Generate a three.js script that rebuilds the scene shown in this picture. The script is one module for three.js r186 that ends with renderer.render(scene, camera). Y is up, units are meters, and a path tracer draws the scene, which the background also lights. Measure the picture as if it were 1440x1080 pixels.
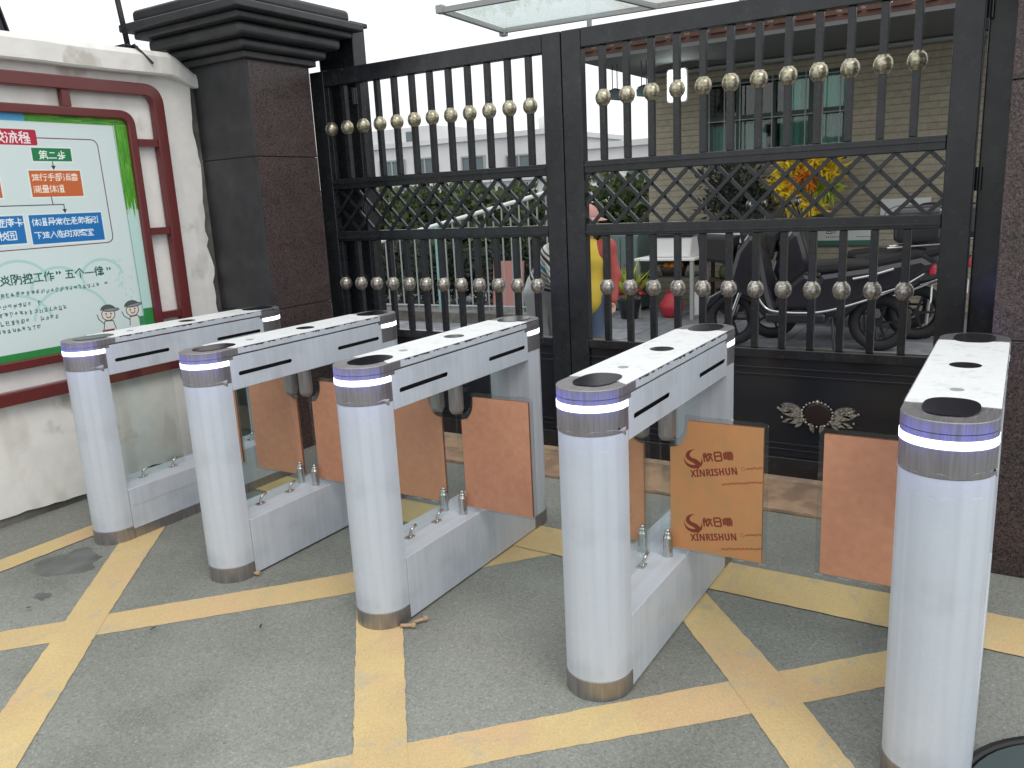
import * as THREE from 'three';
import { RoundedBoxGeometry } from 'three/addons/geometries/RoundedBoxGeometry.js';
import { mergeGeometries, mergeVertices } from 'three/addons/utils/BufferGeometryUtils.js';
import { MarchingCubes } from 'three/addons/objects/MarchingCubes.js';

// ------------------------------------------------------------------ camera, sky, light, exposure
const scene = new THREE.Scene();
const camera = new THREE.PerspectiveCamera(50.23, 4 / 3, 0.05, 400);
camera.position.set(1.949, 1.516, 2.119);
camera.up.set(-0.0751, 0.97412, -0.2132);
camera.lookAt(1.949 - 0.51983, 1.516 - 0.2207, 2.119 - 0.82527);
scene.add(camera);

{ // overcast sky: bright, slightly brighter overhead than at the horizon
  const w = 64, h = 32, d = new Float32Array(w * h * 4);
  for (let j = 0; j < h; j++) for (let i = 0; i < w; i++) {
    const el = Math.sin(((j + 0.5) / h - 0.5) * Math.PI), k = el > 0 ? 1.14 + 0.3 * el : 1.14;
    d.set([k * 0.985, k, k * 1.012, 1], (j * w + i) * 4);
  }
  const t = new THREE.DataTexture(d, w, h, THREE.RGBAFormat, THREE.FloatType);
  t.mapping = THREE.EquirectangularReflectionMapping; t.magFilter = THREE.LinearFilter; t.needsUpdate = true;
  scene.background = t; scene.environment = t;
}
const sun = new THREE.DirectionalLight(0xfff6ea, 0.85);
sun.position.set(6.5, 9, 4); sun.castShadow = true; sun.shadow.radius = 40;
Object.assign(sun.shadow.camera, { left: -9, right: 9, top: 9, bottom: -9, near: 0.1, far: 40 }); sun.shadow.mapSize.set(2048, 2048);
scene.add(sun, sun.target);
const renderer = new THREE.WebGLRenderer({ antialias: true });
renderer.toneMapping = THREE.LinearToneMapping;
renderer.toneMappingExposure = 1;
renderer.shadowMap.enabled = true;

// ------------------------------------------------------------------ helpers
let seed = 7;
const rnd = () => { seed = (seed + 0x6d2b79f5) | 0; let t = Math.imul(seed ^ (seed >>> 15), 1 | seed); t = (t + Math.imul(t ^ (t >>> 7), 61 | t)) ^ t; return ((t ^ (t >>> 14)) >>> 0) / 4294967296; };
const rr = (a, b) => a + (b - a) * rnd();
const names = {};
function numbered(n) { const k = names[n] = (names[n] ?? -1) + 1; return k ? n + '_' + String(k).padStart(3, '0') : n; }
function tag(o, label, category, group, kind) { o.userData.label = label; if (category) o.userData.category = category; if (group) o.userData.group = group; if (kind) o.userData.kind = kind; return o; }
function thing(name, label, category, pos = [0, 0, 0], group) {
  const g = new THREE.Group(); g.name = numbered(name); g.position.set(...pos); scene.add(g); return tag(g, label, category, group);
}
function tri(g) { // every geometry: non-indexed, uv in metres by the dominant axis of the normal
  if (g.userData.keepUv) return g.index ? g.toNonIndexed() : g;
  const o = g.index ? g.toNonIndexed() : g, p = o.attributes.position, n = o.attributes.normal, uv = new Float32Array(p.count * 2);
  for (let i = 0; i < p.count; i += 3) {
    let ax = 0, ay = 0, az = 0;
    for (let k = i; k < i + 3; k++) { ax += Math.abs(n.getX(k)); ay += Math.abs(n.getY(k)); az += Math.abs(n.getZ(k)); }
    for (let k = i; k < i + 3; k++) {
      const x = p.getX(k), y = p.getY(k), z = p.getZ(k);
      if (ay >= ax && ay >= az) { uv[k * 2] = x; uv[k * 2 + 1] = z; } else if (ax >= az) { uv[k * 2] = z; uv[k * 2 + 1] = y; } else { uv[k * 2] = x; uv[k * 2 + 1] = y; }
    }
  }
  o.setAttribute('uv', new THREE.BufferAttribute(uv, 2));
  for (const k of Object.keys(o.attributes)) if (!['position', 'normal', 'uv'].includes(k)) o.deleteAttribute(k);
  return o;
}
function join(list) { const l = (Array.isArray(list) ? list : [list]).map(tri); return l.length > 1 ? mergeGeometries(l) : l[0]; }
function mesh(name, geo, mat, parent) {
  const m = new THREE.Mesh(join(geo), mat); m.castShadow = m.receiveShadow = true;
  m.name = parent ? name : numbered(name); (parent ?? scene).add(m); return m;
}
function structure(name, geo, mat, label) { const m = mesh(name, geo, mat); m.userData.kind = 'structure'; m.userData.label = label; return m; }
const box = (x0, x1, y0, y1, z0, z1, r = 0) => (r ? new RoundedBoxGeometry(x1 - x0, y1 - y0, z1 - z0, 2, r) : new THREE.BoxGeometry(x1 - x0, y1 - y0, z1 - z0)).translate((x0 + x1) / 2, (y0 + y1) / 2, (z0 + z1) / 2);
const V = (x, y, z) => new THREE.Vector3(x, y, z);
function rod(a, b, r, seg = 8, r2 = r) { // cylinder between two points
  const A = V(...a), B = V(...b), d = B.clone().sub(A), g = new THREE.CylinderGeometry(r2, r, d.length(), seg);
  g.applyQuaternion(new THREE.Quaternion().setFromUnitVectors(V(0, 1, 0), d.normalize())); return g.translate(...A.add(B).multiplyScalar(0.5).toArray());
}
function bar(a, b, w, h) { // rectangular bar between two points
  const A = V(...a), B = V(...b), d = B.clone().sub(A), g = new THREE.BoxGeometry(w, h, d.length());
  const m = new THREE.Matrix4().lookAt(A, B, Math.abs(d.y) > 0.99 * d.length() ? V(1, 0, 0) : V(0, 1, 0));
  return g.applyMatrix4(m).translate(...A.add(B).multiplyScalar(0.5).toArray());
}
const ball = (x, y, z, r, sx = 1, sy = 1, sz = 1, s = 14) => new THREE.SphereGeometry(r, s, Math.ceil(s * 0.7)).scale(sx, sy, sz).translate(x, y, z);
const lathe = (pts, seg = 20) => new THREE.LatheGeometry(pts.map(([r, y]) => new THREE.Vector2(r, y)), seg);
const tube = (pts, r, n = 24, s = 8, closed = false) => new THREE.TubeGeometry(new THREE.CatmullRomCurve3(pts.map((p) => V(...p)), closed), n, r, s, closed);
function prism(outline, depth, bevel = 0, holes = []) { // outline [[x,y]...] extruded along +z
  const s = outline instanceof THREE.Shape ? outline : new THREE.Shape(outline.map(([x, y]) => new THREE.Vector2(x, y)));
  for (const h of holes) s.holes.push(h instanceof THREE.Path ? h : new THREE.Path(h.map(([x, y]) => new THREE.Vector2(x, y))));
  return new THREE.ExtrudeGeometry(s, { depth: depth - 2 * bevel, bevelEnabled: bevel > 0, bevelSize: bevel, bevelThickness: bevel, bevelOffset: -bevel, bevelSegments: 2, curveSegments: 24 }).translate(0, 0, bevel);
}
const ontoFloor = (g) => g.rotateX(-Math.PI / 2); // shape (x, y) -> (x, height, -y)
const hash = (x, y, s) => { let h = Math.imul(x, 374761393) ^ Math.imul(y, 668265263) ^ Math.imul(s, 2147483647 ^ 0x5bd1e995); h = Math.imul(h ^ (h >>> 13), 1274126177); return ((h ^ (h >>> 16)) >>> 0) / 4294967296; };
function vn(x, y, per, s) { // tileable value noise, period per
  const xi = Math.floor(x), yi = Math.floor(y), fx = x - xi, fy = y - yi, u = fx * fx * (3 - 2 * fx), v = fy * fy * (3 - 2 * fy), w = (a) => ((a % per) + per) % per;
  const a = hash(w(xi), w(yi), s), b = hash(w(xi + 1), w(yi), s), c = hash(w(xi), w(yi + 1), s), d = hash(w(xi + 1), w(yi + 1), s);
  return a + (b - a) * u + (c - a) * v + (a - b - c + d) * u * v;
}
function fbm(u, v, f, oct, s) { let t = 0, a = 0.5, n = 0; for (let i = 0; i < oct; i++) { t += a * vn(u * f, v * f, f, s + i); n += a; a *= 0.55; f *= 2; } return t / n; }
function tex(n, fn, metres, srgb = true, nv = n) { // fn(u, v) -> [r,g,b] 0..255
  const d = new Uint8Array(n * nv * 4);
  for (let j = 0; j < nv; j++) for (let i = 0; i < n; i++) { const c = fn(i / n, j / nv); const o = (j * n + i) * 4; d[o] = c[0]; d[o + 1] = c[1]; d[o + 2] = c[2]; d[o + 3] = 255; }
  const t = new THREE.DataTexture(d, n, nv); t.wrapS = t.wrapT = THREE.RepeatWrapping; t.magFilter = THREE.LinearFilter; if (srgb) t.colorSpace = THREE.SRGBColorSpace;
  if (metres) { const [a, b] = Array.isArray(metres) ? metres : [metres, metres]; t.repeat.set(1 / a, 1 / b); }
  t.needsUpdate = true; return t;
}
const cl = (x) => Math.max(0, Math.min(255, x)), grey = (g) => { g = cl(g); return [g, g, g]; }, smooth = (a, b, x) => { const t = Math.max(0, Math.min(1, (x - a) / (b - a))); return t * t * (3 - 2 * t); };
const mix = (a, b, t) => a.map((x, i) => cl(x + (b[i] - x) * t));
const std = (o) => new THREE.MeshStandardMaterial(o), phy = (o) => new THREE.MeshPhysicalMaterial(o);
const lin = (r, g, b) => new THREE.Color().setRGB(r, g, b);

// ------------------------------------------------------------------ materials
const asphaltMap = tex(1536, (u, v) => {
  const big = fbm(u, v, 4, 3, 11), mid = fbm(u, v, 24, 2, 21), fine = hash(Math.floor(u * 1536), Math.floor(v * 1536), 5), f2 = vn(u * 900, v * 900, 900, 9);
  const dirt = smooth(0.56, 0.72, fbm(u, v, 7, 4, 31)), worn = smooth(0.5, 0.75, fbm(u, v, 5, 3, 61));
  let g = 134 + (big - 0.5) * 44 + (mid - 0.5) * 14 + (fine - 0.5) * 24 + (f2 - 0.5) * 14;
  g += worn * 8 - dirt * 14; if (fine > 0.988) g += 24; if (fine < 0.012) g -= 26;
  return [cl(g - 1), cl(g + 2), cl(g - 5)];
}, 6);
const asphaltBump = tex(1024, (u, v) => grey(90 + 60 * vn(u * 420, v * 420, 420, 9) + 80 * hash(Math.floor(u * 1024), Math.floor(v * 1024), 3)), 3, false);
const paintMap = tex(1024, (u, v) => {
  const f = fbm(u, v, 40, 4, 71), big = fbm(u, v, 6, 4, 72), fine = hash(Math.floor(u * 1024), Math.floor(v * 1024), 73), scr = fbm(u * 1, v * 0.25, 64, 2, 77);
  let c = mix([210, 187, 134], [200, 176, 128], smooth(0.35, 0.65, big)); c = mix(c, [205, 172, 134], 0.6 * smooth(0.5, 0.7, fbm(u, v, 12, 3, 75)));
  c = mix(c, [176, 168, 148], 0.5 * smooth(0.62, 0.82, f) + 0.2 * smooth(0.6, 0.8, scr)); return c.map((x) => cl(x + (fine - 0.5) * 18));
}, 3);
const steelMap = tex(512, (u, v) => grey(184 + (vn(u * 256, v * 6, 256, 3) - 0.5) * 22 + (vn(u * 40, v * 3, 40, 4) - 0.5) * 20), 0.35);
const steelRough = tex(512, (u, v) => grey(112 + (vn(u * 256, v * 8, 256, 13) - 0.5) * 60 + fbm(u, v, 6, 3, 15) * 40), 0.35, false);
const filmMap = tex(512, (u, v) => {
  const st = vn(u * 90, v * 2, 90, 3), big = fbm(u, v, 5, 4, 8), sp = vn(u * 200, v * 200, 200, 12); let g = 201 - 9 * smooth(0.6, 0.8, fbm(u, v, 6, 4, 19)) + (sp - 0.5) * 3 + (st - 0.5) * 9 + (big - 0.5) * 12;
  return [cl(g - 8), cl(g), cl(g + 10)];
}, 1.1);
const filmBump = tex(512, (u, v) => grey(128 + (vn(u * 46, v * 2, 46, 3) - 0.5) * 60 + (fbm(u, v, 10, 3, 18) - 0.5) * 120), 0.8, false);
const topFilmMap = tex(512, (u, v) => { const g = 240 - 14 * smooth(0.62, 0.8, fbm(u, v, 14, 4, 41)) - 8 * vn(u * 60, v * 60, 60, 2); return [cl(g - 3), cl(g + 1), cl(g + 2)]; }, 0.6);
const graniteMap = tex(1024, (u, v) => {
  const a = vn(u * 256, v * 256, 256, 1), b = vn(u * 170, v * 170, 170, 2), c = hash(Math.floor(u * 700), Math.floor(v * 700), 3), big = fbm(u, v, 5, 3, 6);
  let k = mix([52, 45, 45], [76, 60, 58], big); if (a > 0.62) k = mix(k, [102, 84, 80], 0.8); if (b > 0.68) k = mix(k, [28, 26, 29], 0.85); if (c > 0.96) k = [120, 110, 108]; return k;
}, 0.9);
const plasterMap = tex(1024, (u, v) => {
  const big = fbm(u, v, 4, 5, 51), f = fbm(u, v, 40, 3, 52), st = fbm(u, v * 0.3, 18, 3, 53); let g = 236 + (big - 0.5) * 20 + (f - 0.5) * 14;
  let c = [g, cl(g - 1), cl(g - 5)]; c = mix(c, [176, 170, 160], 0.6 * smooth(0.65, 0.77, fbm(u, v, 9, 5, 56))); return mix(c, [196, 192, 184], 0.4 * smooth(0.62, 0.77, st));
}, 2.6);
const plasterBump = tex(512, (u, v) => grey(255 * fbm(u, v, 12, 5, 57)), 0.8, false);
const cementMap = tex(512, (u, v) => { const g = 96 + (fbm(u, v, 8, 5, 58) - 0.5) * 80; return [cl(g + 2), cl(g), cl(g - 4)]; }, 1.2);
const wallTileMap = tex(512, (u, v) => { // thin courses of facing tile, 10 m away
  const row = Math.floor(v * 12), col = Math.floor(u * 6 + (row % 2) * 0.5), fv = (v * 12) % 1, fu = (u * 6 + (row % 2) * 0.5) % 1, tone = hash(col % 6, row, 3);
  let c = mix([156, 148, 130], [165, 157, 137], tone); if (fv < 0.16) c = [124, 118, 105]; else if (fu < 0.03) c = [146, 138, 122]; const f = fbm(u, v, 30, 3, 4); return c.map((x) => cl(x + (f - 0.5) * 24));
}, [1.2, 0.9]);
const slabMap = tex(512, (u, v) => { const fu = (u * 2) % 1, fv = (v * 2) % 1; let g = 122 + (hash(Math.floor(u * 2), Math.floor(v * 2), 6) - 0.5) * 24 + (fbm(u, v, 24, 4, 7) - 0.5) * 40; if (fu < 0.012 || fv < 0.012) g = 62; return [cl(g - 4), g, cl(g + 6)]; }, 1.6);
const sillMap = tex(512, (u, v) => { const f = fbm(u, v, 10, 5, 88), s = hash(Math.floor(u * 512), Math.floor(v * 512), 8); return mix([178, 150, 122], [148, 124, 104], smooth(0.35, 0.7, f)).map((x) => cl(x + (s - 0.5) * 18)); }, 0.9);
const grimeRough = tex(512, (u, v) => grey(120 + 110 * (fbm(u, v, 8, 5, 91) - 0.5)), 0.8, false);
const ironMap = tex(512, (u, v) => { const f = fbm(u, v, 16, 4, 95), g = 35 + (f - 0.5) * 18; return mix([g - 2, g + 1, g + 5], [84, 82, 82], 0.3 * smooth(0.68, 0.8, fbm(u, v, 40, 3, 96))); }, 0.7);
const M = {
  asphalt: std({ map: asphaltMap, bumpMap: asphaltBump, bumpScale: 0.0025, roughness: 0.92 }),
  damp: std({ map: tex(512, (u, v) => { const g = 100 + (fbm(u, v, 12, 4, 111) - 0.5) * 40 + (hash(Math.floor(u * 512), Math.floor(v * 512), 6) - 0.5) * 20; return [cl(g - 4), g, cl(g - 3)]; }, 1), roughness: 0.55 }),
  paint: std({ map: paintMap, bumpMap: asphaltBump, bumpScale: 0.0025, roughness: 0.8 }),
  steel: phy({ map: steelMap, color: 0xe8e4e6, metalness: 1, roughnessMap: steelRough, roughness: 1, anisotropy: 0.5 }),
  chrome: std({ color: 0xc8c8c6, metalness: 1, roughness: 0.18 }),
  film: std({ map: filmMap, bumpMap: filmBump, bumpScale: 0.0025, roughness: 0.42 }),
  topFilm: std({ map: topFilmMap, bumpMap: filmBump, bumpScale: 0.002, roughness: 0.4 }),
  black: std({ color: lin(0.006, 0.006, 0.008), roughness: 0.5 }),
  lens: std({ color: lin(0.008, 0.008, 0.014), roughness: 0.22, metalness: 0 }),
  rubber: std({ color: lin(0.02, 0.02, 0.022), roughness: 0.8 }),
  led: std({ color: 0xffffff, emissive: lin(0.8, 0.88, 1), emissiveIntensity: 2.4, roughness: 0.4 }),
  glass: phy({ color: lin(0.93, 0.97, 0.96), transmission: 1, thickness: 0, roughness: 0.03, ior: 1.5 }),
  acrylic: phy({ color: lin(0.9, 0.9, 0.9), transmission: 1, thickness: 0, roughness: 0.02, ior: 1.49 }),
  canopyGlass: phy({ color: lin(0.95, 1, 0.985), transmission: 1, thickness: 0, roughness: 0.02, ior: 1.3 }),
  granite: std({ map: graniteMap, roughness: 0.34 }),
  darkStone: std({ map: tex(512, (u, v) => { const g = 54 + (fbm(u, v, 8, 4, 101) - 0.5) * 30 + (hash(Math.floor(u * 512), Math.floor(v * 512), 4) - 0.5) * 14; return [cl(g - 1), g, cl(g + 3)]; }, 0.8), roughness: 0.45 }),
  plaster: std({ map: plasterMap, bumpMap: plasterBump, bumpScale: 0.0035, roughness: 0.9 }),
  cement: std({ map: cementMap, bumpMap: plasterBump, bumpScale: 0.01, roughness: 0.95 }),
  frame: std({ color: lin(0.135, 0.026, 0.026), roughness: 0.42, roughnessMap: grimeRough }),
  iron: std({ map: ironMap, roughness: 0.5, roughnessMap: grimeRough }),
  ironDark: std({ color: lin(0.012, 0.013, 0.02), roughness: 0.36, roughnessMap: grimeRough }),
  brass: std({ map: tex(256, (u, v) => mix([196, 192, 172], [146, 138, 114], smooth(0.4, 0.7, fbm(u, v, 16, 4, 33))), 0.12), metalness: 0.85, roughness: 0.34 }),
  pewter: std({ map: tex(256, (u, v) => mix([196, 192, 184], [140, 135, 128], smooth(0.4, 0.7, fbm(u, v, 16, 4, 34))), 0.12), metalness: 0.85, roughness: 0.36 }),
  wine: std({ color: lin(0.022, 0.01, 0.01), roughness: 0.35 }),
  tileWall: std({ map: wallTileMap, roughness: 0.75 }),
  slab: std({ map: slabMap, roughness: 0.8 }),
  sill: std({ map: sillMap, roughness: 0.75 }),
  soffit: std({ color: lin(0.15, 0.155, 0.155), roughness: 0.8 }),
  roofTile: std({ map: tex(256, (u, v) => mix([104, 72, 62], [82, 58, 52], fbm(u, v, 10, 4, 44)), 0.7), roughness: 0.7 }),
  white: std({ color: lin(0.74, 0.75, 0.74), roughness: 0.5 }),
  greyMetal: std({ color: lin(0.32, 0.34, 0.34), roughness: 0.45 }),
  greenFrame: std({ color: lin(0.02, 0.05, 0.04), roughness: 0.4 }),
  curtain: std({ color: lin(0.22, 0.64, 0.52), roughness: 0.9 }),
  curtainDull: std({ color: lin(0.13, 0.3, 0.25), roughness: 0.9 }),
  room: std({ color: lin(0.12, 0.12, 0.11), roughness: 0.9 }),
  farWall: std({ map: tex(256, (u, v) => { const g = 205 + (fbm(u, v, 6, 4, 66) - 0.5) * 30; return [g, cl(g + 1), cl(g + 2)]; }, 8), roughness: 0.85 }),
  farGlass: std({ color: lin(0.1, 0.14, 0.15), roughness: 0.12 }),
  leaf: std({ color: lin(0.075, 0.11, 0.045), roughness: 0.9, side: THREE.DoubleSide }),
  leafDark: std({ color: lin(0.04, 0.052, 0.04), roughness: 0.9, side: THREE.DoubleSide }),
  bark: std({ color: lin(0.08, 0.06, 0.045), roughness: 0.9 }),
  yellow: std({ color: lin(0.88, 0.66, 0.04), roughness: 0.7, side: THREE.DoubleSide }),
  orange: std({ color: lin(0.7, 0.25, 0.02), roughness: 0.7, side: THREE.DoubleSide }),
  lime: std({ color: lin(0.35, 0.42, 0.05), roughness: 0.7, side: THREE.DoubleSide }),
  scooter: phy({ color: lin(0.014, 0.014, 0.02), roughness: 0.3, clearcoat: 0.6, clearcoatRoughness: 0.15 }),
  red: std({ color: lin(0.42, 0.03, 0.05), roughness: 0.5 }),
  pink: std({ color: lin(0.5, 0.22, 0.2), roughness: 0.6 }),
  teal: std({ color: lin(0.22, 0.42, 0.38), roughness: 0.5 }),
  cupboard: std({ color: lin(0.12, 0.18, 0.17), roughness: 0.55 }),
  skin: std({ color: lin(0.5, 0.31, 0.22), roughness: 0.6 }),
  hair: std({ color: lin(0.012, 0.01, 0.01), roughness: 0.6 }),
  denim: std({ color: lin(0.09, 0.13, 0.2), roughness: 0.9 }),
  vest: std({ color: lin(0.6, 0.45, 0.06), roughness: 0.8 }),
  coat: std({ color: lin(0.36, 0.07, 0.06), roughness: 0.8 }),
  lampGlow: std({ color: 0xffffff, emissive: lin(0.9, 0.97, 0.95), emissiveIntensity: 1.1, roughness: 0.4 }),
};

// ------------------------------------------------------------------ stroke lettering (each stroke is a run of two-digit points on a 10 x 10 grid)
const HAN = {
  校: '0343 2029 2307 2445 7072 5292 6354 8395 8549 5599', 流: '0112 0415 0916 6071 3292 6244 4485 7295 4539 6659 8588 8899',
  程: '3011 0343 2129 2407 2445 51818454 5451 5595 5797 4999 7579', 第: '2003 1141 6043 5191 1383 8385 1585 1517 1797 9799 4349 4709',
  二: '2272 0898', 步: '5055 5282 2225 0595 5659 3628 6677 8719', 进: '1122 0323 2327 2709 1898 3292 3595 5157 7178',
  行: '2003 3205 1519 5191 4494 7479 7959', 手: '7021 1383 0595 4149 4929', 部: '2021 0141 1213 3233 0444 0646 4649 4909 0906 5059 5080 8074 7485 8577',
  消: '0112 0415 0916 6063 4152 9082 4494 4449 9499 4696 4898', 毒: '1181 2282 0393 5053 2585 8579 2519 0797 1989 4647 4858',
  测: '0112 0415 0916 3161 3137 6167 4446 4639 5769 7177 9099 9989', 量: '2080 8083 8323 2320 2181 0494 2585 8588 8828 2825 2686 5459 0999',
  体: '2004 1319 3292 6069 6238 6298 5777', 温: '0112 0415 0916 4080 8084 8444 4440 4282 3999 4549 8589 4585 5659 7679',
  异: '2080 8083 8323 2025 2595 9594 0696 3519 7579', 常: '5052 2132 8172 0393 0304 9394 3474 7476 7636 3634 1787 1719 8789 5659',
  在: '0292 4007 2429 4494 4999 6469', 老: '2171 4044 0494 8009 4549 4999 9998 8547', 师: '1116 3037 3718 4191 4348 4393 9397 9787 6169',
  指: '0343 2029 2919 0745 4044 4494 9493 8042 4595 9599 9949 4945 4797', 引: '0151 5154 5404 0407 0757 5759 5939 8089', 下: '0191 5159 5476',
  入: '4152 5209 5299', 临: '0107 2029 4033 3282 5354 4595 9599 9949 4945 6569', 时: '0141 4148 4808 0801 0444 5292 8089 8969 5566',
  观: '0141 4109 1349 5191 5156 9196 7349 7778 7899', 察: '5051 0103 9193 0191 2214 2252 5205 6282 3575 1797 5759 2818 7889',
  室: '5051 0103 9193 0191 2373 4335 3565 2777 5559 0999', 炎: '5052 2132 8172 5214 5284 5456 2536 8576 5609 5699',
  防: '0009 0040 4023 2345 4527 6061 4292 5494 9499 9989 6239', 控: '0343 2029 2919 0745 7071 4143 9193 4191 6254 8294 5595 7579 4999',
  工: '1181 5158 0898', 作: '2004 1319 5033 4292 6269 6595 6797', 五: '1181 4138 2474 7478 0898', 个: '5004 5095 5359', 一: '0595',
  律: '2003 3205 1519 4181 8185 3393 4585 4797 3898 6069', 康: '5051 1191 1109 3272 7276 2494 3676 5259 3647 8677', 卡: '4044 4272 0595 4549 5677',
  健: '2004 1319 4151 5143 4353 5339 3999 6191 7168 5393 6585', 园: '0090 9099 9909 0900 3262 2474 4437 6468 6878',
  欣: '3001 0109 0342 0444 3439 6043 5291 9183 7349 7399', 日: '1080 8089 8919 1910 1484', 顺: '0108 2028 4049 5191 7162 5292 5257 9297 7377 7759 7799',
  '“': '2132 2123 5162 5153', '”': '3243 4334 6273 7364',
};
function han(c, text, x, y, size, weight, gap = 1.12, cap = 'square') { // writes text with its top left corner at x, y
  c.lineWidth = weight; c.lineCap = cap; c.lineJoin = 'round';
  [...text].forEach((ch, i) => {
    for (const s of (HAN[ch] ?? '').split(' ')) {
      c.beginPath();
      for (let k = 0; k + 1 < s.length; k += 2) { const px = x + i * size * gap + (+s[k] / 9) * size, py = y + (+s[k + 1] / 9) * size; k ? c.lineTo(px, py) : c.moveTo(px, py); }
      c.stroke();
    }
  });
}
function canvasTex(w, h, draw) { const cv = document.createElement('canvas'); cv.width = w; cv.height = h; draw(cv.getContext('2d'), w, h); const t = new THREE.CanvasTexture(cv); t.colorSpace = THREE.SRGBColorSpace; return t; }

// ------------------------------------------------------------------ ground, paving, painted lines
structure('ground', new THREE.PlaneGeometry(300, 300).rotateX(-Math.PI / 2), M.asphalt, 'grey worn asphalt forecourt in front of the gate');
structure('yard_paving', new THREE.PlaneGeometry(40, 60).rotateX(-Math.PI / 2).translate(-10, 0.004, -32.3), M.slab, 'blue grey slab paving of the yard behind the gate');
structure('gate_sill', box(-2.4, 2.2, 0, 0.022, -2.28, -1.62, 0.006), M.sill, 'beige stone sill under the iron gate');
function line(pts, y, label) { // painted polygon [x, z] with slightly ragged edges
  const out = [];
  pts.forEach((a, i) => { const b = pts[(i + 1) % pts.length], L = Math.hypot(b[0] - a[0], b[1] - a[1]), n = Math.max(2, Math.round(L / 0.025));
    for (let k = 0; k < n; k++) { const t = k / n, j = k ? 0.002 : 0; out.push(new THREE.Vector2(a[0] + (b[0] - a[0]) * t + rr(-j, j), -(a[1] + (b[1] - a[1]) * t + rr(-j, j)))); } });
  structure('painted_line', ontoFloor(new THREE.ShapeGeometry(new THREE.Shape(out))).translate(0, y, 0), M.paint, label);
}
line([[-2.0, 1.58], [-0.55, -0.03], [0.2, -0.9], [0.3, -0.75], [-0.28, -0.05], [-1.85, 1.62]], 0.0014, 'pale yellow hatching line crossing between the second and third turnstiles');
line([[-0.1, 1.22], [0.54, 0.55], [1.25, -0.16], [1.8, -0.71], [1.93, -0.6], [1.35, -0.02], [0.84, 0.46], [0.05, 1.3]], 0.0014, 'pale yellow hatching line passing under the fourth turnstile');
line([[-0.1, 1.72], [-1.1, 0.61], [-1.9, -0.26], [-1.86, -0.5], [-1.02, 0.47], [0.1, 1.7]], 0.0028, 'pale yellow hatching line by the turnstile near the wall');
line([[-0.35, -0.23], [0.47, 0.7], [1.0, 1.3], [1.18, 1.3], [0.61, 0.63], [-0.17, -0.3]], 0.0028, 'pale yellow hatching line running out from the middle turnstile');
line([[0.72, -0.77], [1.25, -0.18], [1.52, 0.15], [2.2, 0.9], [2.36, 0.85], [1.67, 0.07], [1.38, -0.29], [0.94, -0.77]], 0.0028, 'pale yellow hatching line between the last two turnstiles');
line([[-2.0, -1.02], [2.6, -0.98], [2.6, -0.72], [2.0, -0.72], [-2.0, -0.79]], 0.0042, 'pale yellow border line under the rear ends of the turnstiles');
line([[-1.98, -0.78], [-1.84, -0.78], [-1.82, 2.2], [-1.96, 2.2]], 0.0042, 'pale yellow border line along the white wall');
for (const [cx, cz, rx, rz, sd, lab] of [[-1.66, 0.27, 0.15, 0.13, 3, 'dark damp stain on the asphalt beside the first turnstile'], [-1.42, 0.52, 0.05, 0.03, 9, 'small dark damp spot on the asphalt near the first turnstile']]) {
  const p = []; for (let k = 0; k < 120; k++) { const a = k / 120 * 6.2832, q = 0.35 + 1.2 * fbm(k / 120, 0.5, 10, 5, sd); p.push(new THREE.Vector2(cx + rx * q * Math.cos(a), -(cz + rz * q * Math.sin(a)))); }
  structure('damp_stain', ontoFloor(new THREE.ShapeGeometry(new THREE.Shape(p))).translate(0, 0.0008, 0), M.damp, lab);
}
const cover = thing('manhole_cover', 'dark round cover set in the asphalt beside the last turnstile', 'manhole cover', [2.26, 0, 0.04]);
mesh('cover_plate', lathe([[0, 0.014], [0.335, 0.014], [0.34, 0.01], [0.34, 0]], 48), std({ color: lin(0.06, 0.085, 0.09), roughness: 0.5, bumpMap: plasterBump, bumpScale: 0.002 }), cover);
mesh('rim', lathe([[0.345, 0], [0.345, 0.016], [0.365, 0.016], [0.368, 0]], 48), M.black, cover);

// ------------------------------------------------------------------ boundary wall with its plaster, coping and notice board
const wall = thing('boundary_wall', 'white plastered boundary wall carrying the notice board', 'wall', [-2.385, 0, 0]);
mesh('wall_core', box(-0.24, -0.012, 0, 2.3, -1.42, 6), M.cement, wall);
{ // plaster skin with a ragged foot and a ragged end by the pillar
  const p = [];
  for (let y = 0.06; y < 2.3; y += 0.045) p.push([1.318 + 0.028 * (fbm(y * 0.37, 0.3, 12, 4, 5) - 0.5) * 2 - 0.02 * smooth(1.1, 1.6, y) + (y > 0.9 && y < 1.5 ? -0.028 * hash(Math.round(y * 22), 1, 1) : 0), y]);
  p.push([1.3, 2.3], [-6, 2.3]);
  for (let z = -6; z < 1.3; z += 0.05) p.push([z, 0.02 + 0.06 * fbm(((z + 9) * 0.11) % 1, 0.7, 30, 4, 6)]);
  mesh('plaster_skin', prism(p, 0.012).rotateY(Math.PI / 2).translate(-0.012, 0, 0), M.plaster, wall);
}
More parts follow.
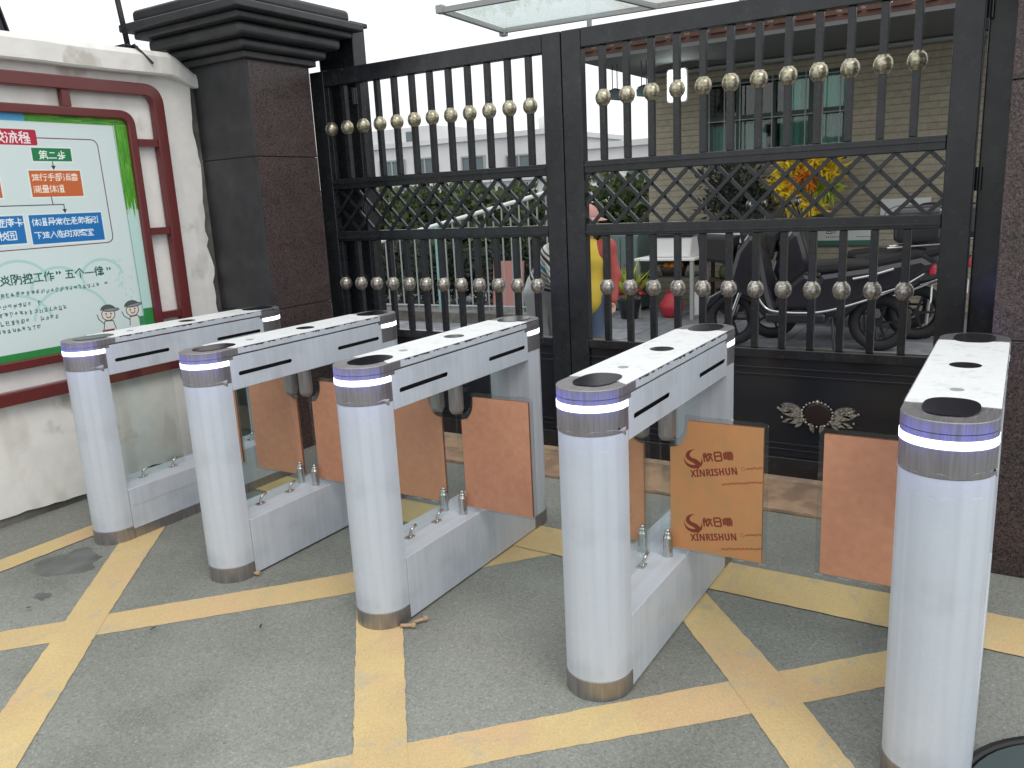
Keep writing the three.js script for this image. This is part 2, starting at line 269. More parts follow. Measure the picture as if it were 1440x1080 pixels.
{
  const prof = [[-0.3, 2.3], [0.06, 2.3], [0.07, 2.31], [0.07, 2.4], [0.05, 2.43], [-0.26, 2.46], [-0.3, 2.44]];
  const g = new THREE.ExtrudeGeometry(new THREE.Shape(prof.map(([x, y]) => new THREE.Vector2(x, y))), { depth: 7.4, bevelEnabled: false, steps: 120 }).translate(0, 0, -1.39);
  const q = g.attributes.position; for (let i = 0; i < q.count; i++) { const e = smooth(1.12, 1.39, -q.getZ(i)); q.setY(i, q.getY(i) + (fbm((q.getZ(i) * 0.13 + 4) % 1, 0.5, 20, 3, 14) - 0.5) * 0.012 - (q.getY(i) > 2.35 ? 0.11 : 0.05) * e); q.setX(i, q.getX(i) > 0 ? q.getX(i) * (1 - 0.55 * e) : q.getX(i)); }
  g.computeVertexNormals(); mesh('coping', g, M.plaster, wall);
}
{
  const b = thing('steel_bracket', 'dark angled steel bracket standing on the wall coping by the pillar', 'bracket', [-2.4, 2.43, -0.94]);
  mesh('upright', bar([0, 0.02, 0], [-0.02, 0.75, 0.06], 0.028, 0.012), M.iron, b);
  mesh('clip', box(-0.05, 0.05, 0, 0.02, -0.03, 0.06, 0.004), M.iron, b);
  mesh('brace', bar([0.06, 0.02, 0.01], [0.085, -0.075, -0.08], 0.03, 0.01), M.iron, b);
  const s = thing('shed_roof', 'dark sloping roof edge rising behind the white wall', 'roof', [-4.5, 0, -1.45]);
  mesh('gable', prism([[0, 0], [0, 2.85], [0.75, 6.2], [3, 6.2], [3, 0]], 0.1).rotateY(-Math.PI / 2), M.ironDark, s);
  mesh('roof_sheet', bar([-0.05, 2.87, 0.0], [-0.05, 6.2, 0.75], 0.14, 0.012), M.ironDark, s);
}
const board = thing('notice_board', 'dark red tube framed notice board with a green bordered school poster', 'notice board', [-2.36, 0, 0]);
{
  const rrect = (z0, z1, y0, y1, r) => { const s = new THREE.Shape(); s.moveTo(z0 + r, y0); s.lineTo(z1 - r, y0); s.quadraticCurveTo(z1, y0, z1, y0 + r); s.lineTo(z1, y1 - r); s.quadraticCurveTo(z1, y1, z1 - r, y1); s.lineTo(z0 + r, y1); s.quadraticCurveTo(z0, y1, z0, y1 - r); s.lineTo(z0, y0 + r); s.quadraticCurveTo(z0, y0, z0 + r, y0); return s; };
  const ring = (name, z0, z1, y0, y1, w, r, x, t) => { const s = rrect(z0, z1, y0, y1, r); s.holes.push(rrect(z0 + w, z1 - w, y0 + w, y1 - w, Math.max(0.01, r - w))); return mesh(name, prism(s, t, 0.006).rotateY(-Math.PI / 2).translate(x + t, 0, 0), M.frame, board); };
  ring('outer_frame', -1.07, 1.5, 0.62, 2.247, 0.068, 0.12, -0.018, 0.05);
  ring('inner_frame', -0.872, 1.3, 0.79, 2.094, 0.047, 0.09, -0.018, 0.046);
  for (const z of [-0.495, 0.3, 0.95]) mesh('strut', box(-0.016, 0.022, 2.096, 2.178, z - 0.022, z + 0.022), M.frame, board);
  for (const y of [1.925, 1.432, 0.945]) mesh('strut', box(-0.016, 0.022, y - 0.02, y + 0.02, -1.0, -0.874), M.frame, board);
  for (const z of [-0.3, 0.5]) mesh('strut', box(-0.016, 0.022, 0.69, 0.788, z - 0.022, z + 0.022), M.frame, board);
  // the printed sheet; Z and Y turn metres on the wall into canvas pixels
  const z0 = 1.26, z1 = -0.83, y0 = 0.83, y1 = 2.055, W = 1750, H = Math.round(W * (y1 - y0) / (z0 - z1)), K = W / (z0 - z1), Z = (z) => (z0 - z) * K, Y = (y) => (y1 - y) * K;
  const print = canvasTex(W, H, (c) => {
    c.fillStyle = '#cfe3e0'; c.fillRect(0, 0, W, H);
    c.fillStyle = '#d6e6e6'; c.fillRect(Z(1.2), Y(2.008), Z(-0.745) - Z(1.2), H);
    // painted border: blue then green brush strokes along the top and down the right edge
    c.fillStyle = '#4aa3d6'; c.fillRect(0, 0, Z(-0.3), Y(2.012));
    c.fillStyle = '#4f9a2c'; c.fillRect(Z(-0.27), 0, W, Y(2.012)); c.fillRect(Z(-0.752), 0, W, Y(1.56));
    for (let i = 0; i < 260; i++) { c.strokeStyle = ['#3f8a22', '#6bb23a', '#2f7a2a', '#86c24c', '#57a836'][i % 5]; c.globalAlpha = 0.5; c.lineWidth = rr(2, 7); c.beginPath();
      if (i % 2) { const x = Z(rr(-0.83, -0.25)), y = rr(0, Y(2.014)); c.moveTo(x, y); c.lineTo(x + rr(20, 90), y + rr(-3, 3)); } else { const x = rr(Z(-0.756), W), y = Y(rr(1.5, 2.05)); c.moveTo(x, y); c.lineTo(x + rr(-4, 4), y + rr(20, 100)); } c.stroke(); }
    c.globalAlpha = 1; c.fillStyle = '#bfe0da'; c.beginPath(); c.moveTo(Z(-0.752), Y(1.56)); for (let i = 0; i <= 12; i++) c.lineTo(Z(-0.752) + (W - Z(-0.752)) * i / 12, Y(1.55 + rr(-0.05, 0.09))); c.lineTo(W, H); c.lineTo(Z(-0.752), H); c.fill();
    c.strokeStyle = '#5f7f7a'; c.lineWidth = 2.5; c.beginPath(); c.moveTo(Z(-0.745), Y(2.008)); c.lineTo(Z(-0.762), Y(0.95)); c.stroke();
    c.fillStyle = '#2f8a46'; c.fillRect(0, Y(0.872), W, H); c.fillRect(Z(-0.765), Y(1.0), W, H);
    // flow chart
    const rect = (a, b, t, u, col) => { c.fillStyle = '#e6f0ef'; c.fillRect(Z(a) - 6, Y(t) - 6, Z(b) - Z(a) + 12, Y(u) - Y(t) + 12); c.fillStyle = col; c.fillRect(Z(a), Y(t), Z(b) - Z(a), Y(u) - Y(t)); };
    c.strokeStyle = '#6d3040'; c.lineWidth = 4; c.beginPath(); c.moveTo(Z(0.6), Y(1.933)); c.lineTo(Z(-0.6), Y(1.933)); c.quadraticCurveTo(Z(-0.64), Y(1.933), Z(-0.64), Y(1.89)); c.lineTo(Z(-0.647), Y(1.43)); c.quadraticCurveTo(Z(-0.647), Y(1.388), Z(-0.606), Y(1.388)); c.lineTo(Z(0.7), Y(1.38)); c.stroke();
    c.fillStyle = '#b5213f'; c.beginPath(); c.roundRect(Z(0.55), Y(1.972), Z(-0.315) - Z(0.55), Y(1.896) - Y(1.972), 8); c.fill();
    c.strokeStyle = '#f4e9ea'; han(c, '校流程', Z(-0.1), Y(1.96), 44, 6, 1.2);
    rect(-0.278, -0.483, 1.884, 1.819, '#1f7d4d'); c.strokeStyle = '#eef5ef'; han(c, '第二步', Z(-0.315), Y(1.87), 33, 4.5, 1.2);
    rect(-0.245, -0.516, 1.772, 1.641, '#c9693a'); c.strokeStyle = '#f6e6d8'; han(c, '进行手部消毒', Z(-0.258), Y(1.757), 29, 3.8, 1.18); han(c, '测量体温', Z(-0.258), Y(1.698), 29, 3.8, 1.18);
    rect(0.3, -0.098, 1.772, 1.641, '#c9693a');
    rect(-0.206, -0.598, 1.552, 1.405, '#1f74b8'); c.strokeStyle = '#eaf3fa'; han(c, '体温异常在老师指引', Z(-0.22), Y(1.533), 29, 3.8, 1.16); han(c, '下进入临时观察室', Z(-0.222), Y(1.468), 29, 3.8, 1.16);
    rect(0.24, -0.177, 1.552, 1.415, '#1f74b8'); c.strokeStyle = '#eaf3fa'; han(c, '健康卡', Z(-0.046), Y(1.54), 33, 4.2, 1.13); han(c, '校园', Z(-0.046), Y(1.476), 33, 4.2, 1.13);
    c.strokeStyle = '#4a4247'; c.fillStyle = '#3a3438'; c.lineWidth = 4; const arrow = (z, a, b) => { c.beginPath(); c.moveTo(Z(z), Y(a)); c.lineTo(Z(z), Y(b) - 8); c.stroke(); c.beginPath(); c.moveTo(Z(z) - 10, Y(b) - 16); c.lineTo(Z(z) + 10, Y(b) - 16); c.lineTo(Z(z), Y(b) + 2); c.fill(); };
    arrow(-0.377, 1.815, 1.777); arrow(-0.399, 1.6, 1.557); c.beginPath(); c.moveTo(Z(0.5), Y(1.602)); c.lineTo(Z(-0.4), Y(1.6)); c.moveTo(Z(-0.34), Y(1.638)); c.lineTo(Z(-0.342), Y(1.6)); c.stroke();
    // soft printed cloud outlines behind the lower text
    c.strokeStyle = '#a9d6cf'; c.lineWidth = 12; c.globalAlpha = 0.8; for (const [z, y, r] of [[-0.1, 1.2, 0.13], [-0.3, 1.16, 0.12], [-0.55, 1.2, 0.1], [-0.05, 1.0, 0.16], [-0.35, 1.0, 0.17], [0.3, 1.1, 0.2]]) { c.beginPath(); c.ellipse(Z(z), Y(y), r * K * 1.2, r * K, 0, 3.3, 6.1); c.stroke(); }
    c.fillStyle = '#b4dcd2'; for (let i = 0; i < 26; i++) { c.beginPath(); c.ellipse(Z(rr(-0.74, -0.62)), Y(rr(1.02, 1.3)), rr(5, 14), rr(2, 5), rr(0, 3), 0, 7); c.fill(); }
    c.globalAlpha = 1; c.strokeStyle = '#1f5b4a'; han(c, '炎防控工作“五个一律”', Z(-0.012), Y(1.262), 39, 5, 1.19);
    // the small print, too small in the picture to read
    c.fillStyle = '#4d6f69'; for (const [y, a, b] of [[1.175, 0.3, -0.57], [1.118, 0.3, -0.205], [1.078, 0.3, -0.315], [1.037, 0.3, -0.27], [0.997, 0.3, -0.17]]) for (let x = Z(a); x < Z(b); x += 21) { if (rnd() < 0.07) continue; const n = 2 + Math.floor(rnd() * 3); for (let q = 0; q < n; q++) c.fillRect(x + rr(0, 5), Y(y) + rr(-3, 15), rr(6, 14), 2.8); for (let q = 0; q < 1 + rnd() * 2; q++) c.fillRect(x + rr(1, 14), Y(y) + rr(-4, 4), 2.8, rr(7, 17)); }
    // two pencil-drawn children in caps
    const kid = (z, y, s, tilt) => { c.save(); c.translate(Z(z), Y(y)); c.rotate(tilt); c.scale(s, s); c.lineWidth = 4; c.strokeStyle = '#40484a'; c.fillStyle = '#dfe6df';
      c.beginPath(); c.moveTo(-30, 92); c.lineTo(-22, 52); c.lineTo(22, 52); c.lineTo(34, 92); c.fill(); c.stroke(); c.beginPath(); c.ellipse(0, 20, 34, 30, 0, 0, 7); c.fillStyle = '#e9dccf'; c.fill(); c.stroke();
      c.fillStyle = '#5a6266'; c.beginPath(); c.ellipse(0, -2, 37, 24, 0, 3.14, 6.28); c.fill(); c.stroke(); c.beginPath(); c.ellipse(16, -2, 42, 8, 0, 0, 7); c.fillStyle = '#8d989a'; c.fill(); c.stroke();
      c.fillStyle = '#2c3032'; c.beginPath(); c.arc(-12, 17, 4, 0, 7); c.arc(14, 17, 4, 0, 7); c.fill(); c.beginPath(); c.arc(1, 26, 11, 0.2, 2.9); c.stroke(); c.beginPath(); c.moveTo(-28, 62); c.lineTo(-52, 40); c.lineTo(-58, 18); c.stroke(); c.restore(); };
    kid(-0.55, 1.02, 0.95, 0.06); kid(-0.695, 1.025, 0.95, -0.08);
    c.fillStyle = '#8f3f52'; c.fillRect(Z(-0.5), Y(0.915), 60, 10); c.fillStyle = '#3f8f5d'; c.fillRect(Z(-0.73), Y(0.96), 30, 44);
  });
  const sheet = new THREE.BoxGeometry(z0 - z1, y1 - y0, 0.006); sheet.userData.keepUv = true;
  const poster = mesh('poster', sheet.rotateY(Math.PI / 2).translate(0.0, (y0 + y1) / 2, (z0 + z1) / 2), std({ map: print, roughness: 0.4 }), board);
  poster.userData.label = 'pale printed poster with a coloured flow chart and two drawn children';
}

// ------------------------------------------------------------------ granite gate pillars
function pillar(label, x0, x1, z0, z1, front) {
  const p = thing('gate_pillar', label, 'pillar', [(x0 + x1) / 2, 0, (z0 + z1) / 2], 'granite pillars of the gate'), a = (x1 - x0) / 2, b = (z1 - z0) / 2, t = 0.012;
  mesh('pillar_core', box(-a + t, a - t, 0, 2.4, -b + t, b - t), M.darkStone, p);
  const ys = [0, 0.92, 1.83, 2.4];
  for (let i = 0; i < 3; i++) { const [u, v] = [ys[i] + 0.002, ys[i + 1] - 0.002];
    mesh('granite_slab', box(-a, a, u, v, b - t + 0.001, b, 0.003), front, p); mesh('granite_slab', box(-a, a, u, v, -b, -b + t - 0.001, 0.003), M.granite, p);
    mesh('granite_slab', box(a - t + 0.001, a, u, v, -b + t, b - t, 0.003), M.granite, p); mesh('granite_slab', box(-a, -a + t - 0.001, u, v, -b + t, b - t, 0.003), M.granite, p); }
  const cap = [], step = (o, y0, y1, r) => cap.push(box(-a - o, a + o, y0, y1, -b - o, b + o, r));
  step(0.035, 2.37, 2.41, 0.008); step(0.085, 2.411, 2.465, 0.02); step(0.15, 2.466, 2.535, 0.025); step(0.2, 2.536, 2.575, 0.012); step(0.255, 2.576, 2.62, 0.01); step(0.2, 2.621, 2.7, 0.03);
  mesh('cap', cap, M.darkStone, p);
  return p;
}
pillar('dark speckled granite pillar with a stepped cap at the end of the white wall', -2.42, -1.92, -1.84, -1.34, M.darkStone);  // front slabs take the darker grey map, the other faces the granite map
pillar('dark speckled granite pillar behind the last turnstile', 1.87, 2.4, -1.84, -1.34, M.granite);

// ------------------------------------------------------------------ iron gate: two leaves and two posts
for (const [x0, x1, label] of [[-2.06, -1.755, 'dark iron gate post behind the pillar by the white wall'], [1.752, 1.862, 'dark iron gate post against the pillar behind the last turnstile']]) {
  const p = thing('gate_post', label, 'gate post', [(x0 + x1) / 2, 0, -2.13], 'iron gate posts'), w = (x1 - x0) / 2;
  mesh('post', box(-w, w, 0, 2.62, -0.07, 0.05, 0.008), M.iron, p); mesh('post_cap', box(-w - 0.015, w + 0.015, 2.621, 2.65, -0.09, 0.07, 0.008), M.iron, p);
  for (const y of [0.5, 1.5, 2.2]) mesh('hinge', rod([w * Math.sign(-x0) - 0.0, y - 0.05, 0.07], [w * Math.sign(-x0), y + 0.05, 0.07], 0.018), M.iron, p);
}
const ballGeo = lathe([[0.019, -0.042], [0.024, -0.04], [0.024, -0.035], [0.03, -0.032], [0.036, -0.022], [0.04, -0.012], [0.0385, -0.0105], [0.041, -0.008], [0.041, 0.008], [0.0385, 0.0105], [0.04, 0.012], [0.036, 0.022], [0.03, 0.032], [0.024, 0.035], [0.024, 0.04], [0.019, 0.042]], 18);
function leaf(label, x0, x1, barX, ox) {
  const g = thing('gate_leaf', label, 'gate', [(x0 + x1) / 2, 0, -2.0], 'leaves of the iron gate'), c = (x0 + x1) / 2, a = x0 - c, b = x1 - c, s = 0.115;
  mesh('stile', box(a, a + s, 0.06, 2.363, -0.03, 0.03, 0.006), M.iron, g); mesh('stile', box(b - s, b, 0.06, 2.363, -0.03, 0.03, 0.006), M.iron, g);
  const i0 = a + s, i1 = b - s, rail = (y0, y1, t = 0.025, m = M.iron) => mesh('rail', box(i0, i1, y0, y1, -t, t, 0.005), m, g);
  rail(2.267, 2.363, 0.029); rail(1.628, 1.692); rail(1.295, 1.358); rail(0.672, 0.72, 0.028); rail(0.06, 0.16, 0.026);
  for (const y of [1.668, 1.315]) mesh('rail_bead', box(i0, i1, y - 0.006, y + 0.006, 0.026, 0.033, 0.002), M.iron, g);
  for (const [y0, y1, yb, m] of [[1.692, 2.267, 2.008, M.brass], [0.72, 1.295, 1.015, M.pewter]]) for (const x of barX) {
    const xx = x - c; if (xx < i0 + 0.01 || xx > i1 - 0.01) continue;
    const p = mesh('bar', box(xx - 0.0165, xx + 0.0165, y0 + 0.001, y1 - 0.001, -0.0165, 0.0165, 0.003), M.iron, g);
    mesh('ball', ballGeo.clone().rotateY(rr(0, 6)).translate(xx, yb, 0), m, p);
  }
  const ya = 1.358, yb = 1.628, h = yb - ya, pitch = 0.1365;
  for (const dir of [1, -1]) for (let k = -4; k < 16; k++) { // lattice: square bars at 45 degrees, clipped to the opening
    let p0 = [i0 + (k + 0.25) * pitch, ya], p1 = [p0[0] + h, yb]; if (dir < 0) { p0 = [p0[0] + h, ya]; p1 = [p0[0] - h, yb]; }
    const clip = (p, q) => { let [x, y] = p; if (x < i0) { y += (q[1] - y) * (i0 - x) / (q[0] - x); x = i0; } if (x > i1) { y += (q[1] - y) * (i1 - x) / (q[0] - x); x = i1; } return [x, y]; };
    if (Math.max(p0[0], p1[0]) < i0 + 0.02 || Math.min(p0[0], p1[0]) > i1 - 0.02) continue;
    const A = clip(p0, p1), B = clip(p1, p0), z = dir * 0.0085; mesh('lattice_bar', bar([A[0], A[1], z], [B[0], B[1], z], 0.016, 0.018), M.iron, g);
  }
  const pan = mesh('panel', box(i0, i1, 0.16, 0.672, -0.012, 0.006), M.ironDark, g);
  for (const y of [0.62, 0.585, 0.23, 0.2]) mesh('moulding', box(i0, i1, y - 0.006, y + 0.006, 0.006, 0.016, 0.003), M.ironDark, pan);
  const orn = mesh('ornament', lathe([[0, 0.012], [0.05, 0.012], [0.062, 0.008], [0.07, 0]], 28).rotateX(Math.PI / 2).scale(1.05, 0.9, 1).translate(ox, 0.4, 0.007), M.wine, g);
  for (let k = 0; k < 24; k++) { const t = k / 24 * 6.283; mesh('bead', ball(ox + 0.074 * Math.cos(t), 0.4 + 0.063 * Math.sin(t), 0.018, k === 6 ? 0.013 : 0.0075, 1, 1, 1, 8), M.pewter, orn); }
  const leafShape = (l, w) => { const q = new THREE.Shape(); q.moveTo(0, 0); q.quadraticCurveTo(l * 0.4, w, l, 0); q.quadraticCurveTo(l * 0.4, -w, 0, 0); return new THREE.ExtrudeGeometry(q, { depth: 0.006, bevelEnabled: true, bevelSize: 0.002, bevelThickness: 0.004, bevelSegments: 1, curveSegments: 5 }); };
  for (const sd of [-1, 1]) { const L = [];
    for (const [l, w, t, lx, ly] of [[0.1, 0.03, 0.35, 0.07, 0.01], [0.11, 0.032, 0.05, 0.06, -0.01], [0.1, 0.03, -0.22, 0.05, -0.03], [0.07, 0.022, 0.2, 0.12, 0.0], [0.06, 0.02, -0.3, 0.11, -0.035], [0.05, 0.018, 0.5, 0.13, 0.012], [0.05, 0.02, -1.9, 0.03, -0.05], [0.045, 0.018, -0.7, 0.07, -0.045]]) { const q = leafShape(l, w).rotateZ(t).translate(lx, ly, 0); if (sd < 0) q.rotateY(Math.PI).translate(0, 0, 0.012); L.push(q.translate(ox, 0.4, 0.007)); }
    for (let k = 0; k < 6; k++) L.push(ball(ox + sd * (0.09 + 0.02 * k), 0.4 + (k % 2 ? 0.028 : -0.045) * (1 - k * 0.08), 0.014, 0.0075, 1, 1, 1, 7)); mesh('scroll_leaves', L, M.pewter, orn); }
  return g;
}
const rightBars = [], leftBars = []; for (let k = 0; k < 12; k++) { rightBars.push(0.008 + k * 0.1353); leftBars.push(-0.436 - k * 0.1353); }
leaf('black iron gate leaf by the white wall, with gold balls', -2.05, -0.222, leftBars, -0.375);
leaf('black iron gate leaf in front of the guard house, with gold balls', -0.218, 1.745, rightBars, 0.375);

// ------------------------------------------------------------------ turnstiles
const R = 0.105, LEN = 1.034;
function dshape(r, back) { const s = new THREE.Shape(); s.moveTo(r, back); s.lineTo(r, 0); s.absarc(0, 0, r, 0, -Math.PI, true); s.lineTo(-r, back); s.closePath(); return s; } // rounded towards -y: +z after ontoFloor
function slab(shape, y0, y1, bevel = 0) { return ontoFloor(prism(shape, y1 - y0, bevel)).translate(0, y0, 0); }
function dslab(r, back, y0, y1, rear, bevel = 0) { const g = slab(dshape(r, back), y0, y1, bevel); return rear ? g.rotateY(Math.PI).translate(0, 0, -LEN) : g; }
const ovalShape = (w, l) => { const s = new THREE.Shape(); const n = 40; for (let i = 0; i < n; i++) { const t = i / n * 6.2832, c = Math.cos(t), q = Math.sin(t), e = 0.75; const x = w * Math.sign(c) * Math.abs(c) ** e, y = l * Math.sign(q) * Math.abs(q) ** e; i ? s.lineTo(x, y) : s.moveTo(x, y); } s.closePath(); return s; };
const paperTone = (k, s) => tex(256, (u, v) => mix(mix([202, 146, 114], [188, 132, 106], fbm(u, v, 4, 3, s)), [206, 142, 84], k).map((x) => cl(x + (fbm(u, v, 40, 2, s + 1) - 0.5) * 14)), 0.8);
M.paper = std({ map: paperTone(0, 81), roughness: 0.62 });
function filmPrint(c, w, h) { // brown maker's mark, printed twice
  c.fillStyle = '#bf8a5a'; c.fillRect(0, 0, w, h);
  for (let i = 0; i < 900; i++) { c.globalAlpha = 0.05; c.fillStyle = i % 2 ? '#b47a55' : '#ca965f'; c.beginPath(); c.ellipse(rr(0, w), rr(0, h), rr(10, 60), rr(10, 90), 0, 0, 7); c.fill(); }
  c.globalAlpha = 1;
  for (const oy of [0.215, 0.715]) { c.save(); c.translate(w * 0.12, h * oy); c.rotate(-0.19); c.fillStyle = c.strokeStyle = '#7c3420'; const s = w / 420; c.scale(s, s);
    c.beginPath(); c.moveTo(66, 8); c.bezierCurveTo(20, 6, 4, 36, 26, 56); c.bezierCurveTo(44, 70, 66, 76, 58, 104); c.bezierCurveTo(96, 78, 74, 56, 50, 48); c.bezierCurveTo(28, 40, 30, 20, 66, 8); c.fill();
    c.beginPath(); c.moveTo(10, 34); c.bezierCurveTo(2, 66, 30, 84, 62, 78); c.bezierCurveTo(84, 72, 92, 60, 84, 44); c.bezierCurveTo(100, 66, 88, 92, 58, 96); c.bezierCurveTo(24, 98, -6, 74, 10, 34); c.fill();
    han(c, '欣日顺', 100, 30, 38, 7.5, 1.22, 'butt'); c.font = 'bold 44px sans-serif'; c.fillText('XINRISHUN', 24, 134, 218); c.lineWidth = 1.6; c.strokeText('XINRISHUN', 24, 134, 218);
    c.globalAlpha = 0.7; c.beginPath(); c.arc(268, 112, 8, 0, 7); c.lineWidth = 2; c.stroke(); for (let x = 282; x < 384; x += 9) c.fillRect(x, 105 + rr(0, 4), 6, 9); for (let x = 160; x < 384; x += 9) c.fillRect(x, 168 + rr(0, 4), 6, 9); c.restore(); }
}
M.printed = std({ map: canvasTex(420, 608, filmPrint), roughness: 0.58 });
const wingShape = (x0, x1, y0, y1, r, nr) => { const s = new THREE.Shape(); s.moveTo(x0, y0); s.lineTo(x1, y0); s.lineTo(x1, y1 - r); s.quadraticCurveTo(x1, y1, x1 - r, y1); s.lineTo(x0 + nr, y1); s.quadraticCurveTo(x0 + nr * 1.04, y1 - nr * 1.05, x0 + nr * 0.45, y1 - nr * 1.5); s.quadraticCurveTo(x0 + nr * 0.2, y1 - nr * 1.62, x0, y1 - nr * 1.6); s.closePath(); return s; };
const slotPath = (z0, z1, y, h) => { const p = new THREE.Path(); p.moveTo(z0, y - h); p.lineTo(z1, y - h); p.absarc(z1, y, h, -Math.PI / 2, Math.PI / 2, false); p.lineTo(z0, y + h); p.absarc(z0, y, h, Math.PI / 2, Math.PI * 1.5, false); return p; };
function turnstile(label, x, z, o = {}) {
  const t = thing('turnstile', label, 'turnstile', [x, 0, z], 'turnstiles in a row');
  for (const rear of [false, true]) {
    const bk = rear ? 0.078 : 0.022;
    mesh('base_ring', dslab(R, bk, 0, 0.066, rear, 0.002), M.steel, t);
    mesh('column', dslab(R - 0.0015, bk - 0.001, 0.0665, 0.8445, rear), M.film, t);
    const band = mesh('steel_band', dslab(R, bk, 0.845, 0.9155, rear, 0.0015), M.steel, t);
    mesh('light_ring', dslab(R + 0.001, rear ? 0.05 : 0.02, 0.916, 0.936, rear), M.led, t);
    mesh('end_cap', dslab(R, bk + 0.02, 0.9365, 0.9505, rear), M.steel, t);
    if (rear) continue;
    const sx = [], torn = new THREE.Shape(); // ragged upper hem of the column film over the band
    for (let k = 0; k <= 40; k++) sx.push(k / 40); torn.moveTo(0, -0.012); for (const k of sx) torn.lineTo(k, -0.004 + 0.024 * fbm((k + x + 5) % 1, 0.3, 7, 4, 4) + 0.008 * smooth(0.6, 1, k)); torn.lineTo(1, -0.012);
    const tg = new THREE.ShapeGeometry(torn), q = tg.attributes.position; for (let i = 0; i < q.count; i++) { const a = Math.PI * q.getX(i), rad = R + 0.0009; q.setXYZ(i, -rad * Math.cos(a), 0.846 + q.getY(i), rad * Math.sin(a)); } tg.computeVertexNormals();
    mesh('film_hem', tg, o.hem ?? (M.filmSheet ??= std({ map: filmMap, roughness: 0.42, side: THREE.DoubleSide })), t);
    if (o.screw) mesh('screw', ball(R * Math.sin(1.25), 0.86, R * Math.cos(1.25), 0.004, 1, 1, 1, 8), M.black, band);
  }
  // lid: steel stadium over the whole length, white film over its middle
  const st = new THREE.Shape(); st.absarc(0, 0, R, 0, -Math.PI, true); st.lineTo(-R, LEN); st.absarc(0, LEN, R, Math.PI, 0, true); st.closePath();
  const lid = mesh('lid', slab(st, 0.951, 0.98, 0.002), M.steel, t);
  const f = [], n = 30, za = o.filmFront ?? -0.062, zb = -0.965, w = R - 0.0015;
  for (let k = 0; k <= n; k++) f.push([-w + 2 * w * k / n, -za + 0.02 * (fbm((k / n + x + 6) % 1, 0.2, 7, 4, 3) - 0.5) + (o.torn ? -0.05 * smooth(0.3, 0.75, k / n) * hash(k >> 1, 2, 8) : 0)]);
  for (let k = n; k >= 0; k--) f.push([-w + 2 * w * k / n, -zb + 0.016 * (fbm((k / n + x + 7) % 1, 0.6, 7, 4, 13) - 0.5)]);
  const holes = [[-0.55, 0.044], [-0.225, 0.018]].map(([zz, r]) => { const h = new THREE.Path(); h.absarc(0, -zz, r, 0, 6.2832, false); return h; });
  mesh('lid_film', slab(new THREE.Shape(f.map(([a, b]) => new THREE.Vector2(a, b))), 0.9803, 0.9813).translate(0, 0, 0), M.topFilm, lid);
  for (const [zz, r] of [[-0.55, 0.042], [-0.225, 0.017]]) mesh('window', lathe([[0, 0.9822], [r, 0.9822], [r, 0.981]], 24).translate(0, 0, zz), zz < -0.5 ? M.lens : M.greyMetal, lid);
  for (const zz of [-0.04, -1.02]) mesh('scanner_window', ontoFloor(prism(ovalShape(0.062, 0.088), 0.0016)).translate(0, 0.9816, zz), M.lens, lid);
  for (const s of [-1, 1]) { // film turned down over the lid's side
    const e = []; for (let k = 0; k <= 40; k++) e.push([-za + 0.015 + (-zb + za - 0.03) * k / 40, 0.9795 - 0.0015 * hash(k, 3, 3)]); for (let k = 40; k >= 0; k--) e.push([-za + 0.015 + (-zb + za - 0.03) * k / 40, 0.954 + 0.003 * fbm(k / 40, 0.4, 8, 3, 9)]);
    mesh('side_film', prism(e, 0.001).rotateY(Math.PI / 2).translate(s > 0 ? R + 0.0003 : -R - 0.0013, 0, 0), M.film, lid);
  }
  for (const s of [-1, 1]) for (let k = 0, z = 0.1; z < 0.95; k++) { // scraps of old adhesive along the lid's upper edge
    const l = 0.02 + 0.1 * hash(k, Math.round(x * 9), 5 + s), e = []; for (let q = 0; q <= 8; q++) e.push([z + l * q / 8, 0.9798]); for (let q = 8; q >= 0; q--) e.push([z + l * q / 8, 0.9785 - 0.006 * hash(q + k * 9, 2, 6)]);
    mesh('adhesive_scrap', prism(e, 0.0006).rotateY(Math.PI / 2).translate(s > 0 ? R + 0.0015 : -R - 0.0021, 0, 0), M.rubber, lid); z += l + 0.01 + 0.05 * hash(k, 8, 7);
  }
  // upper beam: dark core, white side panels with two slots each
  const b0 = 0.0225, b1 = LEN - 0.0785;
  mesh('beam_core', box(-R + 0.016, R - 0.016, 0.8125, 0.9505, -b1, -b0), M.black, t);
  for (const s of [-1, 1]) mesh('beam_panel', prism([[b0, 0.812], [b1, 0.812], [b1, 0.948], [b0, 0.948]], 0.003, 0, [slotPath(0.07, 0.345, 0.873, 0.0085), slotPath(0.65, 0.925, 0.873, 0.0085)]).rotateY(Math.PI / 2).translate(s > 0 ? R - 0.0035 : -R + 0.0005, 0, 0), M.film, t);
  mesh('beam_underside', box(-R + 0.004, R - 0.004, 0.8095, 0.812, -b1, -b0), M.greyMetal, t);
  // lower beam
  const y0 = o.plinth ?? 0.009; if (o.plinth) mesh('plinth', box(-R + 0.001, R - 0.001, 0, y0 - 0.001, -b1, -b0), M.steel, t);
  const lb = mesh('lower_beam', box(-R + 0.0005, R - 0.0005, y0, 0.25, -b1, -b0 - 0.002, 0.0025), M.film, t);
  if (o.plinth) mesh('film_fold', box(R - 0.0004, R + 0.0012, 0.165, 0.2475, -b1 + 0.02, -b0 - 0.01), M.film, lb);
  // fixed glass between the beams with its clamps
  for (const [za2, zb2] of [[-0.05, -0.42], [-0.53, -0.945]]) mesh('glass_pane', box(-0.004, 0.004, 0.262, 0.808, zb2, za2), M.glass, t);
